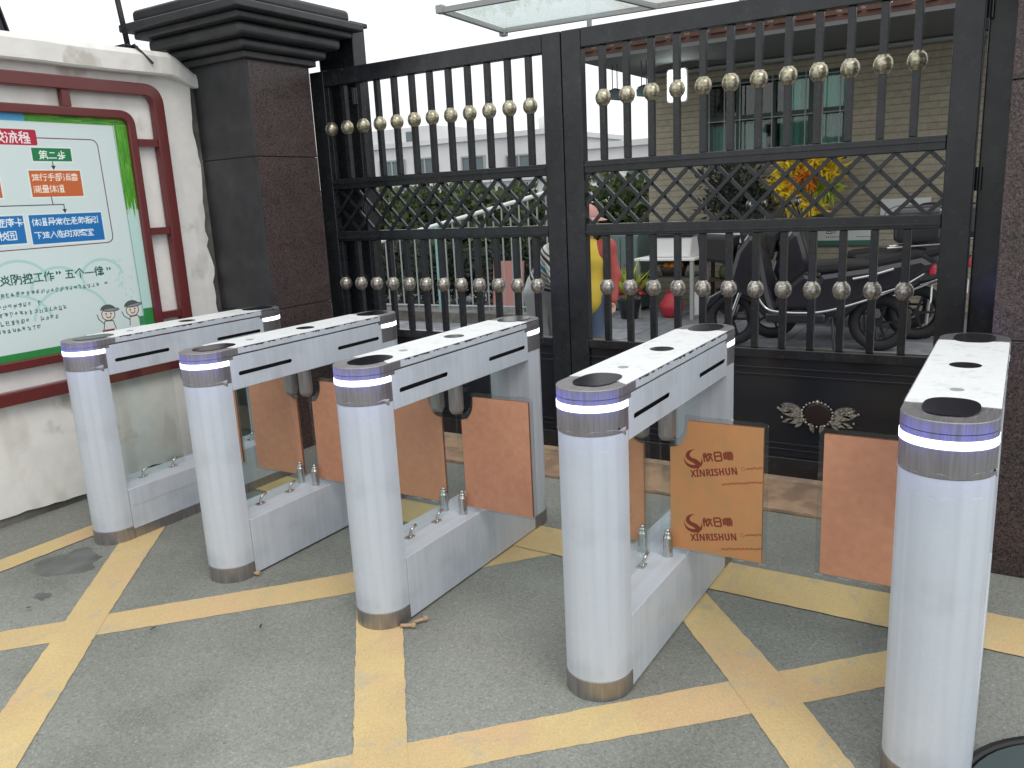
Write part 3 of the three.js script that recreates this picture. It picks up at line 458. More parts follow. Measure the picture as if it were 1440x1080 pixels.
  for (const zz of [-0.175, -0.348, -0.66, -0.86]) { const c = [tube([[0, 0.25, zz], [0.012, 0.285, zz], [0.012, 0.292, zz - 0.012], [0.01, 0.294, zz - 0.03]], 0.0065, 14, 8), box(-0.012, 0.012, 0.249, 0.256, zz - 0.02, zz + 0.02)]; mesh('glass_clamp', c, M.chrome, t); }
  // swing flaps on their pivots
  for (const s of o.sides ?? [-1, 1]) {
    const px = s * 0.048;
    mesh('pivot', [lathe([[0, 0.342], [0.011, 0.342], [0.0125, 0.336], [0.0125, 0.326], [0.0165, 0.324], [0.0175, 0.318], [0.0175, 0.26], [0.019, 0.256], [0.019, 0.25]], 18).translate(px, 0, -0.47), ball(px, 0.345, -0.47, 0.008, 1, 1, 1, 8)], M.chrome, t);
    mesh('pivot', lathe([[0.03, 0.8095], [0.03, 0.7], [0.026, 0.69], [0.02, 0.682], [0, 0.68]], 22).translate(px, 0, -0.47), M.steel, t);
    const mir = (g) => (s < 0 ? g.rotateY(Math.PI) : g);
    const wing = mesh('flap', mir(prism(wingShape(0.046, 0.386, 0.268, 0.765, 0.022, 0.058), 0.008)).translate(0, 0, s < 0 ? -0.496 : -0.504), M.acrylic, t);
    const ex = o.printed && s > 0, pw = (mm, zz) => { const g = prism(wingShape(0.05, 0.37, 0.276, 0.748, 0.003, 0.062), 0.0008);
      if (mm === M.printed) { g.userData.keepUv = true; const q = g.attributes.position, uv = g.attributes.uv; for (let i = 0; i < q.count; i++) uv.setXY(i, (q.getX(i) - 0.05) / 0.32, (q.getY(i) - 0.276) / 0.472); }
      return mesh('film', mir(g).translate(0, 0, zz), mm, wing); };
    pw(ex ? M.printed : M.paper, s < 0 ? -0.4945 : -0.4955); pw(M.paper, s < 0 ? -0.5048 : -0.5058);
  }
  // the ring lights: a small blue-white lamp just in front of each glowing strip
  for (const [a, q] of [...[-1.2, -0.6, 0, 0.6, 1.2].map((a) => [a, 0.0065]), [Math.PI, 0.014]]) { const p = new THREE.PointLight(0x5a62ff, q), d = R + 0.06; p.position.set(d * Math.sin(a), 0.927, d * Math.cos(a) - (a > 3 ? LEN : 0)); p.shadow.radius = 1.6; p.castShadow = true; p.name = 'ring_lamp'; t.add(p); }
  return t;
}
turnstile('white turnstile beside the notice board wall, with one flap only and a steel plinth', -1.712, -0.02, { sides: [1], plinth: 0.05 });
turnstile('white turnstile, second from the notice board wall', -0.846, -0.005, { torn: false, filmFront: -0.055 });
turnstile('white turnstile in the middle of the five, with plain tan flaps both sides', 0, 0, { torn: true });
turnstile('white turnstile whose flap film carries brown printed logos', 0.903, 0.022, { printed: true, torn: true, screw: true });
turnstile('white turnstile standing in front of the granite pillar, last of the row', 1.829, 0.012, { sides: [-1], torn: false, screw: true });
for (const [x, z, a] of [[-0.745, -0.02, 0.4], [0.135, 0.03, 0.5], [0.15, -0.02, 1.1]]) { // bolt ends at the feet of the columns
  const b = thing('floor_bolt', x < 0 ? 'short steel bolt end at the foot of the second turnstile' : z > 0 ? 'short rusty bolt end touching the steel foot ring of the middle turnstile' : 'short rusty bolt end under the lower beam corner of the middle turnstile', 'bolt', [x, 0.012, z], 'bolt ends at the turnstile feet'); b.rotation.y = a;
  mesh('shaft', rod([-0.03, 0, 0], [0.012, 0, 0], 0.007), M.sill, b); mesh('nut', rod([0.012, 0, 0], [0.026, 0, 0], 0.0115, 6), M.sill, b);
}
{ const lf = [[-1.35, 0.62, 0.3], [-0.72, 0.5, 1.4], [-0.35, 0.3, 2.2]]; for (const [x, z, a] of lf) { const q = new THREE.Shape(); q.moveTo(0, 0); q.quadraticCurveTo(0.012, 0.01, 0.03, 0); q.quadraticCurveTo(0.012, -0.008, 0, 0);
  const m = mesh('fallen_leaf', ontoFloor(new THREE.ExtrudeGeometry(q, { depth: 0.001, bevelEnabled: false })).rotateZ(0.15).rotateY(a), M.leafDark); m.position.set(x, 0.0135, z); tag(m, 'tiny dark fallen leaf on the asphalt between turnstiles and wall', 'leaf', 'fallen leaves on the asphalt'); } }

// ------------------------------------------------------------------ guard house behind the gate
const house = thing('guard_house', 'tan tiled guard house with green curtained window under a red tiled eave', 'building', [-2.37, 0, -8.4]);
{
  const X = (x) => x + 2.37, W0 = X(-1.63), W1 = X(0.1), Y0 = 1.78, Y1 = 2.8;
  mesh('front_wall', prism([[0, 0], [6.6, 0], [6.6, 2.955], [0, 2.955]], 0.2, 0, [[[W0, Y0], [W0, Y1], [W1, Y1], [W1, Y0]]]).translate(0, 0, -0.2), M.tileWall, house);
  mesh('side_wall', box(0, 0.2, 0, 2.955, -3.6, -0.201), M.tileWall, house);
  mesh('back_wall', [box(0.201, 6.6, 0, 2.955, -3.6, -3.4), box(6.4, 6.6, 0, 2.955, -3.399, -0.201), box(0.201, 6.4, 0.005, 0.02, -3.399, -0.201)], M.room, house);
  mesh('soffit', box(-0.06, 7, 2.96, 3.0, -3.8, 1.82), M.soffit, house);
  for (const z of [0.25, 0.32]) mesh('soffit_pipe', rod([0.1, 2.93, z], [6.6, 2.93, z], 0.018), M.greyMetal, house);
  mesh('fascia', box(-0.06, 7, 3.0, 3.05, 1.76, 1.82, 0.006), M.roofTile, house);
  mesh('roof_deck', prism([[1.8, 3.051], [1.8, 3.07], [-0.9, 3.42], [-3.8, 3.1], [-3.8, 3.051]], 7.06).rotateY(-Math.PI / 2).translate(7, 0, 0), M.roofTile, house);
  const tl = new THREE.CylinderGeometry(0.075, 0.085, 0.5, 10, 1, false, -Math.PI / 2, Math.PI).rotateX(-Math.PI / 2 + 0.13);
  for (let r = 0; r < 2; r++) for (let k = 0; k < 33; k++) mesh('roof_tile', tl.clone().translate(0.03 + k * 0.212, 3.08 + r * 0.055, 1.6 - r * 0.4), M.roofTile, house);
  // window: frame, panes, curtains, bars
  const win = mesh('window', [box(W0, W1, Y0, Y0 + 0.05, -0.12, -0.04), box(W0, W1, Y1 - 0.05, Y1, -0.12, -0.04), box(W0, W0 + 0.05, Y0 + 0.05, Y1 - 0.05, -0.12, -0.04), box(W1 - 0.05, W1, Y0 + 0.05, Y1 - 0.05, -0.12, -0.04), box(W0 + 0.05, W1 - 0.05, 2.33, 2.38, -0.11, -0.05), ...[1, 2, 3].map((k) => { const x = W0 + (W1 - W0) * k / 4; return box(x - 0.025, x + 0.025, Y0 + 0.05, Y1 - 0.05, -0.115, -0.045); })], M.greenFrame, house);
  for (let k = 0; k < 4; k++) for (const [a, b] of [[Y0 + 0.05, 2.33], [2.38, Y1 - 0.05]]) { const x = W0 + (W1 - W0) * k / 4; mesh('pane', box(x + 0.03, x + (W1 - W0) / 4 - 0.03, a, b, -0.085, -0.08), M.glass, win); }
  const cloth = (x0, x1, y0, y1, z) => { const g = new THREE.PlaneGeometry(x1 - x0, y1 - y0, 60, 1), p = g.attributes.position; for (let i = 0; i < p.count; i++) p.setZ(i, 0.018 * Math.sin(p.getX(i) * 62 + Math.sin(p.getX(i) * 17)) + 0.01 * Math.sin(p.getX(i) * 140)); g.computeVertexNormals(); return g.translate((x0 + x1) / 2, (y0 + y1) / 2, z); };
  M.curtain.side = M.curtainDull.side = THREE.DoubleSide;
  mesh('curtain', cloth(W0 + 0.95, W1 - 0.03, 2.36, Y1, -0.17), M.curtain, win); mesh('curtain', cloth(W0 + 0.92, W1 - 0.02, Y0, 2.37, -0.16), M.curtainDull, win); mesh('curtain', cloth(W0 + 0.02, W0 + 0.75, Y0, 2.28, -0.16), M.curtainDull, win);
  for (let k = 0; k < 9; k++) { const x = W0 + 0.09 + k * 0.194; mesh('window_bar', rod([x, Y0 - 0.02, 0.03], [x, Y1 + 0.02, 0.03], 0.008), M.greyMetal, win); }
  for (const y of [Y0 + 0.05, 2.32, Y1 - 0.05]) mesh('window_bar', rod([W0 - 0.02, y, 0.03], [W1 + 0.02, y, 0.03], 0.008), M.greyMetal, win);
}
{ // lamp and two flood lights hung below the eave
  const l = thing('eave_lamp', 'bright white rounded lamp panel hanging below the guard house eave', 'lamp', [-1.63, 2.7, -7.5]);
  const rs = (w, h, r) => { const s = new THREE.Shape(); s.moveTo(-w + r, -h); s.lineTo(w - r, -h); s.quadraticCurveTo(w, -h, w, -h + r); s.lineTo(w, h - r); s.quadraticCurveTo(w, h, w - r, h); s.lineTo(-w + r, h); s.quadraticCurveTo(-w, h, -w, h - r); s.lineTo(-w, -h + r); s.quadraticCurveTo(-w, -h, -w + r, -h); return s; };
  mesh('housing', prism(rs(0.125, 0.19, 0.04), 0.04, 0.004).translate(0, 0, -0.02), M.white, l); mesh('diffuser', prism(rs(0.112, 0.177, 0.035), 0.006).translate(0, 0, 0.02), M.lampGlow, l); mesh('hanger', rod([0, 0.19, 0], [0, 0.26, 0], 0.012), M.greyMetal, l);
  const p = new THREE.PointLight(0xf2fff8, 0.25, 6); p.position.set(0, 0, 0.12); p.castShadow = true; p.name = 'lamp_light'; l.add(p);
  for (const [x, z, lab] of [[-2.22, -7.05, 'dark flood light on two rods at the corner of the eave'], [-1.86, -7.05, 'dark flood light on two rods beside the white eave lamp']]) {
    const f = thing('flood_light', lab, 'flood light', [x, 2.63, z], 'flood lights below the eave');
    mesh('lamp_head', prism([[-0.1, -0.05], [0.09, -0.075], [0.1, 0.03], [-0.03, 0.065], [-0.1, 0.04]], 0.12, 0.012).rotateY(0.5).translate(0, 0, -0.05), M.iron, f);
    mesh('lamp_glass', box(-0.085, 0.085, -0.06, 0.02, 0.0, 0.006).rotateX(-0.3).rotateY(0.5).translate(0.03, -0.005, 0.075), M.farGlass, f);
    for (const d of [-0.03, 0.03]) mesh('rod', rod([d, 0.04, 0], [d, 0.33, 0], 0.006), M.iron, f);
  }
}
// glass canopy in front of the eave
const canopy = thing('glass_canopy', 'clear glass canopy in a thin grey frame above the gate', 'canopy', [-3.25, 3.4, -5.14]);
{
  const t = 0.05, fr = [];
  mesh('frame_edge', bar([0, 0, 0], [3.6, 0.04, -0.42], t, t), M.greyMetal, canopy); mesh('frame_edge', bar([0, 0, -0.03], [-0.18, 0.03, -1.45], t, t), M.greyMetal, canopy); mesh('frame_edge', bar([-0.18, 0.03, -1.48], [4.2, 0.08, -1.98], t, t), M.greyMetal, canopy);
  for (const x of [1.45, 2.9]) mesh('cross_beam', bar([x, 0.01, -0.03 - x * 0.117], [x + 0.2, 0.04, -1.5 - x * 0.11], 0.045, 0.05), M.greyMetal, canopy);
  const p = (a, b) => prism([a, [b[0], a[1] + (b[0] - a[0]) * 0.117], [b[0] + 0.05, b[1] + (b[0] - a[0]) * 0.11], [a[0] - 0.12, b[1]]], 0.01).rotateX(-Math.PI / 2).translate(0, 0.03, 0);
  mesh('glass_sheet', p([0.02, 0.04], [1.42, 1.42]), M.canopyGlass, canopy); mesh('glass_sheet', p([1.5, 0.22], [2.88, 1.6]), M.canopyGlass, canopy);
  for (const x of [0, -0.18]) mesh('corner_fitting', box(x - 0.04, x + 0.04, -0.03, 0.05, (x ? -1.52 : -0.04), (x ? -1.44 : 0.04), 0.008), M.greyMetal, canopy);
  for (const x of [0.9, 2.6]) mesh('support_strut', rod([x, 0.02, -1.55], [x, -0.3, -1.55], 0.03), M.greyMetal, canopy);
}

// ------------------------------------------------------------------ things standing in front of the guard house
{
  const t = thing('side_table', 'grey metal table with a lower shelf in front of the guard house', 'table', [-1.7, 0, -7.5]);
  mesh('table_top', box(-0.38, 0.38, 0.7, 0.73, -0.3, 0.3, 0.006), M.white, t); mesh('shelf', box(-0.33, 0.33, 0.5, 0.52, -0.27, 0.27), M.iron, t); mesh('shelf', box(-0.33, 0.33, 0.6, 0.69, -0.29, -0.27), M.iron, t);
  for (const [x, z] of [[-0.34, 0.27], [0.34, 0.27], [-0.34, -0.27], [0.34, -0.27]]) mesh('leg', box(x - 0.022, x + 0.022, 0, 0.7, z - 0.022, z + 0.022, 0.004), M.greyMetal, t);
  const b = thing('storage_box', 'white plastic box with a dark lid on the grey table', 'box', [-1.66, 0.731, -7.5]);
  mesh('box_body', prism([[-0.24, 0], [0.24, 0], [0.27, 0.24], [-0.27, 0.24]], 0.36, 0.02).translate(0, 0, -0.18), M.white, b); mesh('lid', box(-0.28, 0.28, 0.241, 0.28, -0.2, 0.2, 0.012), M.iron, b);
  const k = thing('basket', 'brown basket on the shelf of the grey table', 'basket', [-1.66, 0.521, -7.42]); mesh('basket_body', lathe([[0.0, 0], [0.13, 0], [0.17, 0.1], [0.16, 0.1], [0.12, 0.01], [0, 0.01]], 16), M.bark, k); mesh('contents', [0, 1, 2, 3, 4].map((i) => ball(0.08 * Math.cos(i * 1.26), 0.1, 0.08 * Math.sin(i * 1.26), 0.05, 1, 1, 1, 8)), M.orange, k);
  const r = thing('red_bag', 'crumpled bright red bag under the grey table', 'bag', [-1.66, 0.004, -7.35]);
  { const g = new THREE.SphereGeometry(0.15, 20, 14), p = g.attributes.position; for (let i = 0; i < p.count; i++) { const y = p.getY(i), s = y > 0.02 ? 1 - 2.6 * (y - 0.02) : 1.05; const n = 1 + 0.25 * (fbm((i * 0.037) % 1, (i * 0.011) % 1, 7, 2, 3) - 0.5); p.setXYZ(i, p.getX(i) * s * n, Math.max(0, (y + 0.13) * 1.15), p.getZ(i) * s * n * 0.8); } g.computeVertexNormals(); mesh('bag_body', g, M.red, r); mesh('bag_neck', lathe([[0.03, 0.28], [0.06, 0.33], [0.05, 0.34]], 9), std({ color: lin(0.5, 0.03, 0.05), roughness: 0.5, side: THREE.DoubleSide }), r); }
  const c = thing('metal_cupboard', 'teal grey metal cupboard left of the grey table', 'cupboard', [-2.5, 0, -7.95]);
  mesh('carcass', box(-0.24, 0.24, 0.03, 0.98, -0.22, 0.2, 0.006), M.cupboard, c); for (const x of [-0.119, 0.119]) { const d = mesh('door', box(x - 0.112, x + 0.112, 0.07, 0.94, 0.201, 0.214, 0.004), M.cupboard, c); mesh('handle', rod([x - Math.sign(x) * 0.07, 0.5, 0.228], [x - Math.sign(x) * 0.07, 0.62, 0.228], 0.007), M.chrome, d); } mesh('plinth', box(-0.22, 0.22, 0, 0.03, -0.2, 0.18), M.black, c);
  const d = thing('small_desk', 'low wooden stand with a white panel beside the grey table', 'stand', [-1.12, 0, -7.9]);
  mesh('top', box(-0.3, 0.3, 0.68, 0.71, -0.2, 0.2, 0.005), M.bark, d); mesh('shelf', box(-0.27, 0.27, 0.4, 0.42, -0.18, 0.18), M.bark, d); for (const [x, z] of [[-0.26, 0.16], [0.26, 0.16], [-0.26, -0.16], [0.26, -0.16]]) mesh('leg', box(x - 0.02, x + 0.02, 0, 0.68, z - 0.02, z + 0.02), M.bark, d);
  mesh('white_panel', box(-0.28, 0.26, 0.712, 1.0, 0.1, 0.125, 0.005), M.white, d); mesh('panel_foot', box(-0.2, 0.2, 0.711, 0.73, 0.05, 0.099), M.white, d);
  const j = thing('green_jar', 'dark green jar on the shelf of the low stand', 'jar', [-1.12, 0.421, -7.85]); mesh('jar_body', lathe([[0, 0], [0.09, 0], [0.12, 0.07], [0.1, 0.15], [0.06, 0.18], [0.06, 0.2], [0, 0.2]], 16), M.leaf, j);
  const wbt = thing('water_bottle', 'white plastic bottle standing on the paving by the low stand', 'bottle', [-1.42, 0.004, -7.55]); mesh('bottle_body', lathe([[0, 0], [0.05, 0], [0.055, 0.02], [0.055, 0.22], [0.025, 0.28], [0.025, 0.3], [0, 0.3]], 16), M.white, wbt); mesh('cap', rod([0, 0.301, 0], [0, 0.325, 0], 0.028, 12), M.red, wbt);
}
let joined;
function leaves(n, place, size, w = 0.45) { // n bent leaf blades
  const pos = [];
  for (let i = 0; i < n; i++) {
    const [p, dir] = place(i), s = size * rr(0.7, 1.3), d = dir.clone().normalize(), side = V(rr(-1, 1), rr(-1, 1), rr(-1, 1)).cross(d).normalize().multiplyScalar(s * w), tip = d.clone().multiplyScalar(s), up = side.clone().cross(d).normalize(), mid = tip.clone().multiplyScalar(0.5).addScaledVector(up, s * 0.12);
    const a = p, b = p.clone().add(mid).add(side.clone().multiplyScalar(0.5)), c = p.clone().add(mid).sub(side.clone().multiplyScalar(0.5)), e = p.clone().add(tip);
    for (const q of [a, c, b, b, c, e]) pos.push(q.x, q.y, q.z);
  }
  const g = new THREE.BufferGeometry(); g.setAttribute('position', new THREE.Float32BufferAttribute(pos, 3)); g.computeVertexNormals(); return g;
}
const rdir = () => { let v; do v = V(rr(-1, 1), rr(-1, 1), rr(-1, 1)); while (v.lengthSq() > 1 || v.lengthSq() < 0.01); return v; };
{
  const b = thing('potted_shrub', 'dark leafy shrub in a pot below the guard house window', 'shrub', [-1.12, 0, -8.0]);
  mesh('pot', lathe([[0, 0], [0.14, 0], [0.19, 0.26], [0.2, 0.28], [0.17, 0.28], [0.16, 0.24], [0, 0.24]], 18), M.roofTile, b);
  mesh('trunk', [rod([0, 0.23, 0], [0.02, 1.0, 0], 0.025, 8, 0.018), ...Array.from({ length: 9 }, (_, i) => rod([0.02, 0.75 + i * 0.05, 0], [0.34 * Math.cos(i * 2.3), 1.2 + 0.06 * i, 0.16 * Math.sin(i * 2.3)], 0.012, 6, 0.005))], M.bark, b);
  const cl2 = Array.from({ length: 26 }, () => { const v = rdir(); return V(v.x * 0.42, 1.45 + v.y * 0.34, v.z * 0.16); });
  mesh('crown', leaves(1500, () => { const v = rdir(); return [cl2[Math.floor(rnd() * 26)].clone().addScaledVector(v, 0.15), v.add(V(0, 0.4, 0))]; }, 0.09, 0.4), M.leafDark, b);
  const f = thing('yellow_flowers', 'tall spray of yellow and orange flowers behind the scooter', 'flowers', [-0.27, 0, -8.05]);
  mesh('stand', [rod([0, 0, 0], [0, 0.6, 0], 0.03), lathe([[0, 0], [0.16, 0], [0.15, 0.03], [0, 0.03]], 16)], M.iron, f); mesh('vase', lathe([[0, 0.6], [0.09, 0.6], [0.12, 0.75], [0.07, 0.95], [0.09, 1.02], [0.08, 1.02], [0.06, 0.96], [0, 0.95]], 18), M.greyMetal, f);
  const heads = [[-0.2, 1.68, 0], [0.12, 1.72, 0.05], [0.02, 1.52, 0.12], [-0.28, 1.45, 0.05], [0.26, 1.62, -0.02], [-0.12, 1.3, 0.1], [0.22, 1.36, 0.06], [0.08, 1.2, 0.1], [-0.02, 1.62, -0.05]];
  mesh('stem', heads.map(([x, y, z]) => rod([0, 0.97, 0], [x * 0.9, y - 0.05, z * 0.9], 0.008, 5)), M.leaf, f);
  heads.forEach(([x, y, z], i) => mesh('flower_head', leaves(150, () => { const v = rdir(); v.y = -Math.abs(v.y) * 1.5 + 0.3; return [V(x, y + 0.08, z).addScaledVector(rdir(), 0.09), v]; }, 0.17, 0.16), [M.yellow, M.yellow, M.orange, M.yellow, M.yellow, M.yellow, M.lime, M.yellow, M.yellow][i], f));
  const r = thing('red_flower_pot', 'small pot of red flowers and long green leaves by the cupboard', 'plant', [-2.13, 0, -7.15]);
  mesh('pot', lathe([[0, 0], [0.1, 0], [0.15, 0.24], [0.12, 0.24], [0, 0.2]], 16), M.iron, r); mesh('foliage', leaves(60, () => [V(rr(-0.05, 0.05), 0.22, rr(-0.05, 0.05)), V(rr(-0.7, 0.7), 1, rr(-0.5, 0.5))], 0.42, 0.1), M.lime, r); mesh('bloom', leaves(160, () => [V(rr(-0.13, 0.13), rr(0.3, 0.42), rr(-0.1, 0.1)), rdir()], 0.07, 0.6), M.red, r);
}
function board2(name, label, x0, x1, y0, y1, z, draw, group) { const s = thing(name, label, 'sign', [(x0 + x1) / 2, 0, z], group), w = (x1 - x0) / 2; const g = new THREE.BoxGeometry(w * 2, y1 - y0, 0.012); g.userData.keepUv = true; mesh('sign_plate', g.translate(0, (y0 + y1) / 2, 0), std({ map: canvasTex(220, Math.round(220 * (y1 - y0) / (x1 - x0)), draw), roughness: 0.5 }), s); mesh('fixing', [-w * 0.7, w * 0.7].map((x) => rod([x, (y0 + y1) / 2, -0.007], [x, (y0 + y1) / 2, -0.03], 0.012)), M.greyMetal, s); return s; }
[[-0.56, -0.27, 'a green left edge'], [-0.22, 0.1, 'a boxed centre mark'], [0.13, 0.44, 'a plain green foot']].forEach(([a, b, what], i) => board2('wall_sign', 'small white sign with dark print and ' + what + ' on the guard house wall', a, b, 0.78, 1.04, -8.358, (c, w, h) => {
  c.fillStyle = '#c9d0cc'; c.fillRect(0, 0, w, h); c.fillStyle = '#3d6a5e'; c.fillRect(0, h * 0.78, w, h * 0.22); if (!i) { c.fillStyle = '#4e9a5a'; c.fillRect(0, 0, w * 0.14, h); }
  c.strokeStyle = '#5b3f49'; c.lineWidth = 6; if (i === 1) { c.strokeRect(w * 0.42, h * 0.14, w * 0.2, h * 0.32); c.strokeRect(w * 0.48, h * 0.23, w * 0.08, h * 0.14); c.beginPath(); c.moveTo(w * 0.1, h * 0.3); c.lineTo(w * 0.34, h * 0.3); c.moveTo(w * 0.72, h * 0.14); c.lineTo(w * 0.72, h * 0.46); c.stroke(); }
  c.fillStyle = '#555'; for (let x = w * 0.4; x < w * 0.92; x += 16) c.fillRect(x, h * 0.6, 10, 8); if (i === 2) for (let x = w * 0.6; x < w * 0.9; x += 22) c.fillRect(x, h * 0.18, 14, 24);
}, 'small white signs on the guard house wall'));
board2('name_board', 'low white board with rounded print on the guard house wall by the pillar', 0.5, 1.02, 1.08, 1.3, -8.358, (c, w, h) => { c.fillStyle = '#cfd3d0'; c.fillRect(0, 0, w, h); c.strokeStyle = '#66706c'; c.lineWidth = 5; c.beginPath(); c.ellipse(w * 0.5, h * 0.95, w * 0.42, h * 0.6, 0, 3.14, 6.28); c.stroke(); c.fillStyle = '#555'; for (let x = w * 0.3; x < w * 0.7; x += 18) c.fillRect(x, h * 0.55, 11, 12); });
{
  const s = thing('pole_sign', 'white sign plate on a thin leaning pole beside the scooter', 'sign', [1.18, 0, -6.75]);
  mesh('base', lathe([[0, 0.05], [0.12, 0.045], [0.15, 0.01], [0.15, 0]], 20).translate(0, 0.004, 0), M.iron, s); mesh('pole', rod([0, 0.05, 0], [0.06, 1.02, 0.02], 0.014, 10), M.white, s); mesh('plate', prism([[-0.07, 0], [0.07, 0], [0.08, 0.1], [0.05, 0.16], [-0.05, 0.16], [-0.08, 0.1]], 0.012, 0.003).translate(0.065, 0.98, 0.035), M.white, s);
}
// electric scooter, side on, front wheel towards the grey table
function scooterAt(label, pos, turn) {
  const s = thing('motor_scooter', label, 'scooter', pos, 'scooters parked in front of the guard house'); s.rotation.y = turn; s.scale.setScalar(1.08);
  const wheel = (x) => { const w = mesh('wheel', new THREE.TorusGeometry(0.195, 0.048, 12, 32).translate(x, 0.243, 0), M.rubber, s); mesh('rim', [lathe([[0.15, -0.03], [0.16, -0.02], [0.16, 0.02], [0.15, 0.03]], 28).rotateX(Math.PI / 2).translate(x, 0.243, 0), ...[0, 1, 2, 3, 4].map((k) => bar([x, 0.243, 0], [x + 0.155 * Math.cos(k * 1.2566), 0.243 + 0.155 * Math.sin(k * 1.2566), 0], 0.03, 0.02)), rod([x, 0.243, -0.06], [x, 0.243, 0.06], 0.03, 12)], M.iron, w); };
  wheel(-0.66); wheel(0.56);
  mesh('front_mudguard', prism([[-0.92, 0.3], [-0.86, 0.44], [-0.72, 0.52], [-0.56, 0.52], [-0.44, 0.44], [-0.48, 0.4], [-0.6, 0.46], [-0.74, 0.46], [-0.84, 0.36]], 0.14, 0.02).translate(0, 0, -0.07), M.scooter, s);
  for (const z of [-0.075, 0.075]) mesh('fork', rod([-0.66, 0.243, z], [-0.5, 0.72, z * 0.6], 0.02), M.chrome, s);
  mesh('front_fairing', prism([[-0.6, 0.5], [-0.66, 0.64], [-0.6, 0.86], [-0.5, 1.0], [-0.42, 1.0], [-0.36, 0.8], [-0.3, 0.5], [-0.24, 0.3], [-0.3, 0.26], [-0.42, 0.42]], 0.34, 0.05).translate(0, 0, -0.17), M.scooter, s);
  mesh('floorboard', box(-0.34, 0.16, 0.24, 0.33, -0.17, 0.17, 0.03), M.scooter, s);
  mesh('rear_body', prism([[0.05, 0.3], [0.02, 0.5], [0.1, 0.66], [0.5, 0.72], [0.86, 0.8], [0.95, 0.74], [0.84, 0.58], [0.66, 0.5], [0.46, 0.46], [0.3, 0.28]], 0.3, 0.05).translate(0, 0, -0.15), M.scooter, s);
  mesh('seat', prism([[0.02, 0.68], [0.04, 0.75], [0.2, 0.77], [0.46, 0.76], [0.52, 0.8], [0.8, 0.86], [0.88, 0.84], [0.86, 0.78], [0.5, 0.7], [0.1, 0.66]], 0.26, 0.03).translate(0, 0, -0.13), M.rubber, s);
  mesh('top_box', box(0.64, 1.0, 0.9, 1.18, -0.17, 0.17, 0.05), M.scooter, s); mesh('rack', [rod([0.6, 0.86, -0.1], [0.98, 0.89, -0.1], 0.012), rod([0.6, 0.86, 0.1], [0.98, 0.89, 0.1], 0.012)], M.chrome, s);
  const hb = mesh('handlebar', [rod([-0.47, 0.98, 0], [-0.42, 1.06, 0], 0.035), rod([-0.42, 1.06, -0.1], [-0.42, 1.06, 0.1], 0.018), rod([-0.42, 1.06, 0.1], [-0.34, 1.08, 0.34], 0.014), rod([-0.42, 1.06, -0.1], [-0.34, 1.08, -0.34], 0.014)], M.scooter, s);
  for (const z of [-1, 1]) { mesh('grip', rod([-0.37, 1.072, z * 0.24], [-0.335, 1.081, z * 0.36], 0.02), M.rubber, hb); const mr = mesh('mirror', [rod([-0.41, 1.07, z * 0.16], [-0.46, 1.22, z * 0.28], 0.006), ball(-0.46, 1.25, z * 0.3, 0.06, 0.35, 0.7, 1)], M.scooter, s); mesh('mirror_glass', ball(-0.442, 1.25, z * 0.3, 0.052, 0.2, 0.7, 1), M.chrome, mr); }
  mesh('headlight', ball(-0.6, 0.86, 0, 0.075, 0.6, 0.8, 1.1), M.lens, s); mesh('tail_light', box(0.9, 0.96, 0.64, 0.72, -0.09, 0.09, 0.02), M.red, s);
  for (const z of [-0.176, 0.176]) { for (const q of [tube([[-0.46, 0.56, z], [-0.4, 0.46, z], [-0.32, 0.36, z], [-0.2, 0.335, z], [0.06, 0.335, z], [0.2, 0.36, z], [0.5, 0.46, z], [0.72, 0.56, z * 0.9]], 0.011, 40, 6), tube([[0.36, 0.62, z], [0.5, 0.65, z], [0.66, 0.7, z * 0.95]], 0.012, 10, 6), tube([[0.56, 0.5, z], [0.74, 0.57, z], [0.88, 0.66, z * 0.9]], 0.008, 10, 6)]) mesh('chrome_trim', q, M.chrome, s); }
  mesh('leg_cover', prism([[-0.32, 0.34], [0.06, 0.34], [0.1, 0.62], [-0.04, 0.66], [-0.24, 0.5]], 0.2, 0.04).translate(0, 0, -0.1), M.scooter, s); mesh('number_plate', box(0.93, 0.94, 0.42, 0.54, -0.1, 0.1, 0.004), M.white, s); mesh('front_basket', prism([[-0.92, 0.78], [-0.66, 0.74], [-0.62, 0.98], [-0.95, 1.0]], 0.3, 0.03).translate(0, 0, -0.15), M.rubber, s);
  mesh('stand', [rod([0.2, 0.28, 0.1], [0.24, 0.0, 0.18], 0.014), rod([0.2, 0.28, -0.1], [0.24, 0.0, -0.18], 0.014)], M.iron, s);
}
scooterAt('black motor scooter with chrome trim parked nearest the gate', [0.28, 0.004, -5.8], 0.06);
scooterAt('black motor scooter parked between the other two, turned slightly to the gate', [0.52, 0.004, -6.4], 0.2);
scooterAt('black motor scooter parked against the guard house wall behind the others', [0.36, 0.004, -7.15], -0.1);
{
  const h = thing('helmet', 'pink and white helmet hung on the scooter handlebar', 'helmet', [-0.4, 1.0, -6.3]);
  mesh('shell', new THREE.SphereGeometry(0.1, 20, 14, 0, 6.2832, 0, 1.9).scale(1, 1, 1.1), std({ color: lin(0.4, 0.06, 0.09), roughness: 0.4, side: THREE.DoubleSide }), h); mesh('visor', new THREE.SphereGeometry(0.105, 16, 8, -0.6, 2.2, 1.1, 0.7), M.white, h);
}
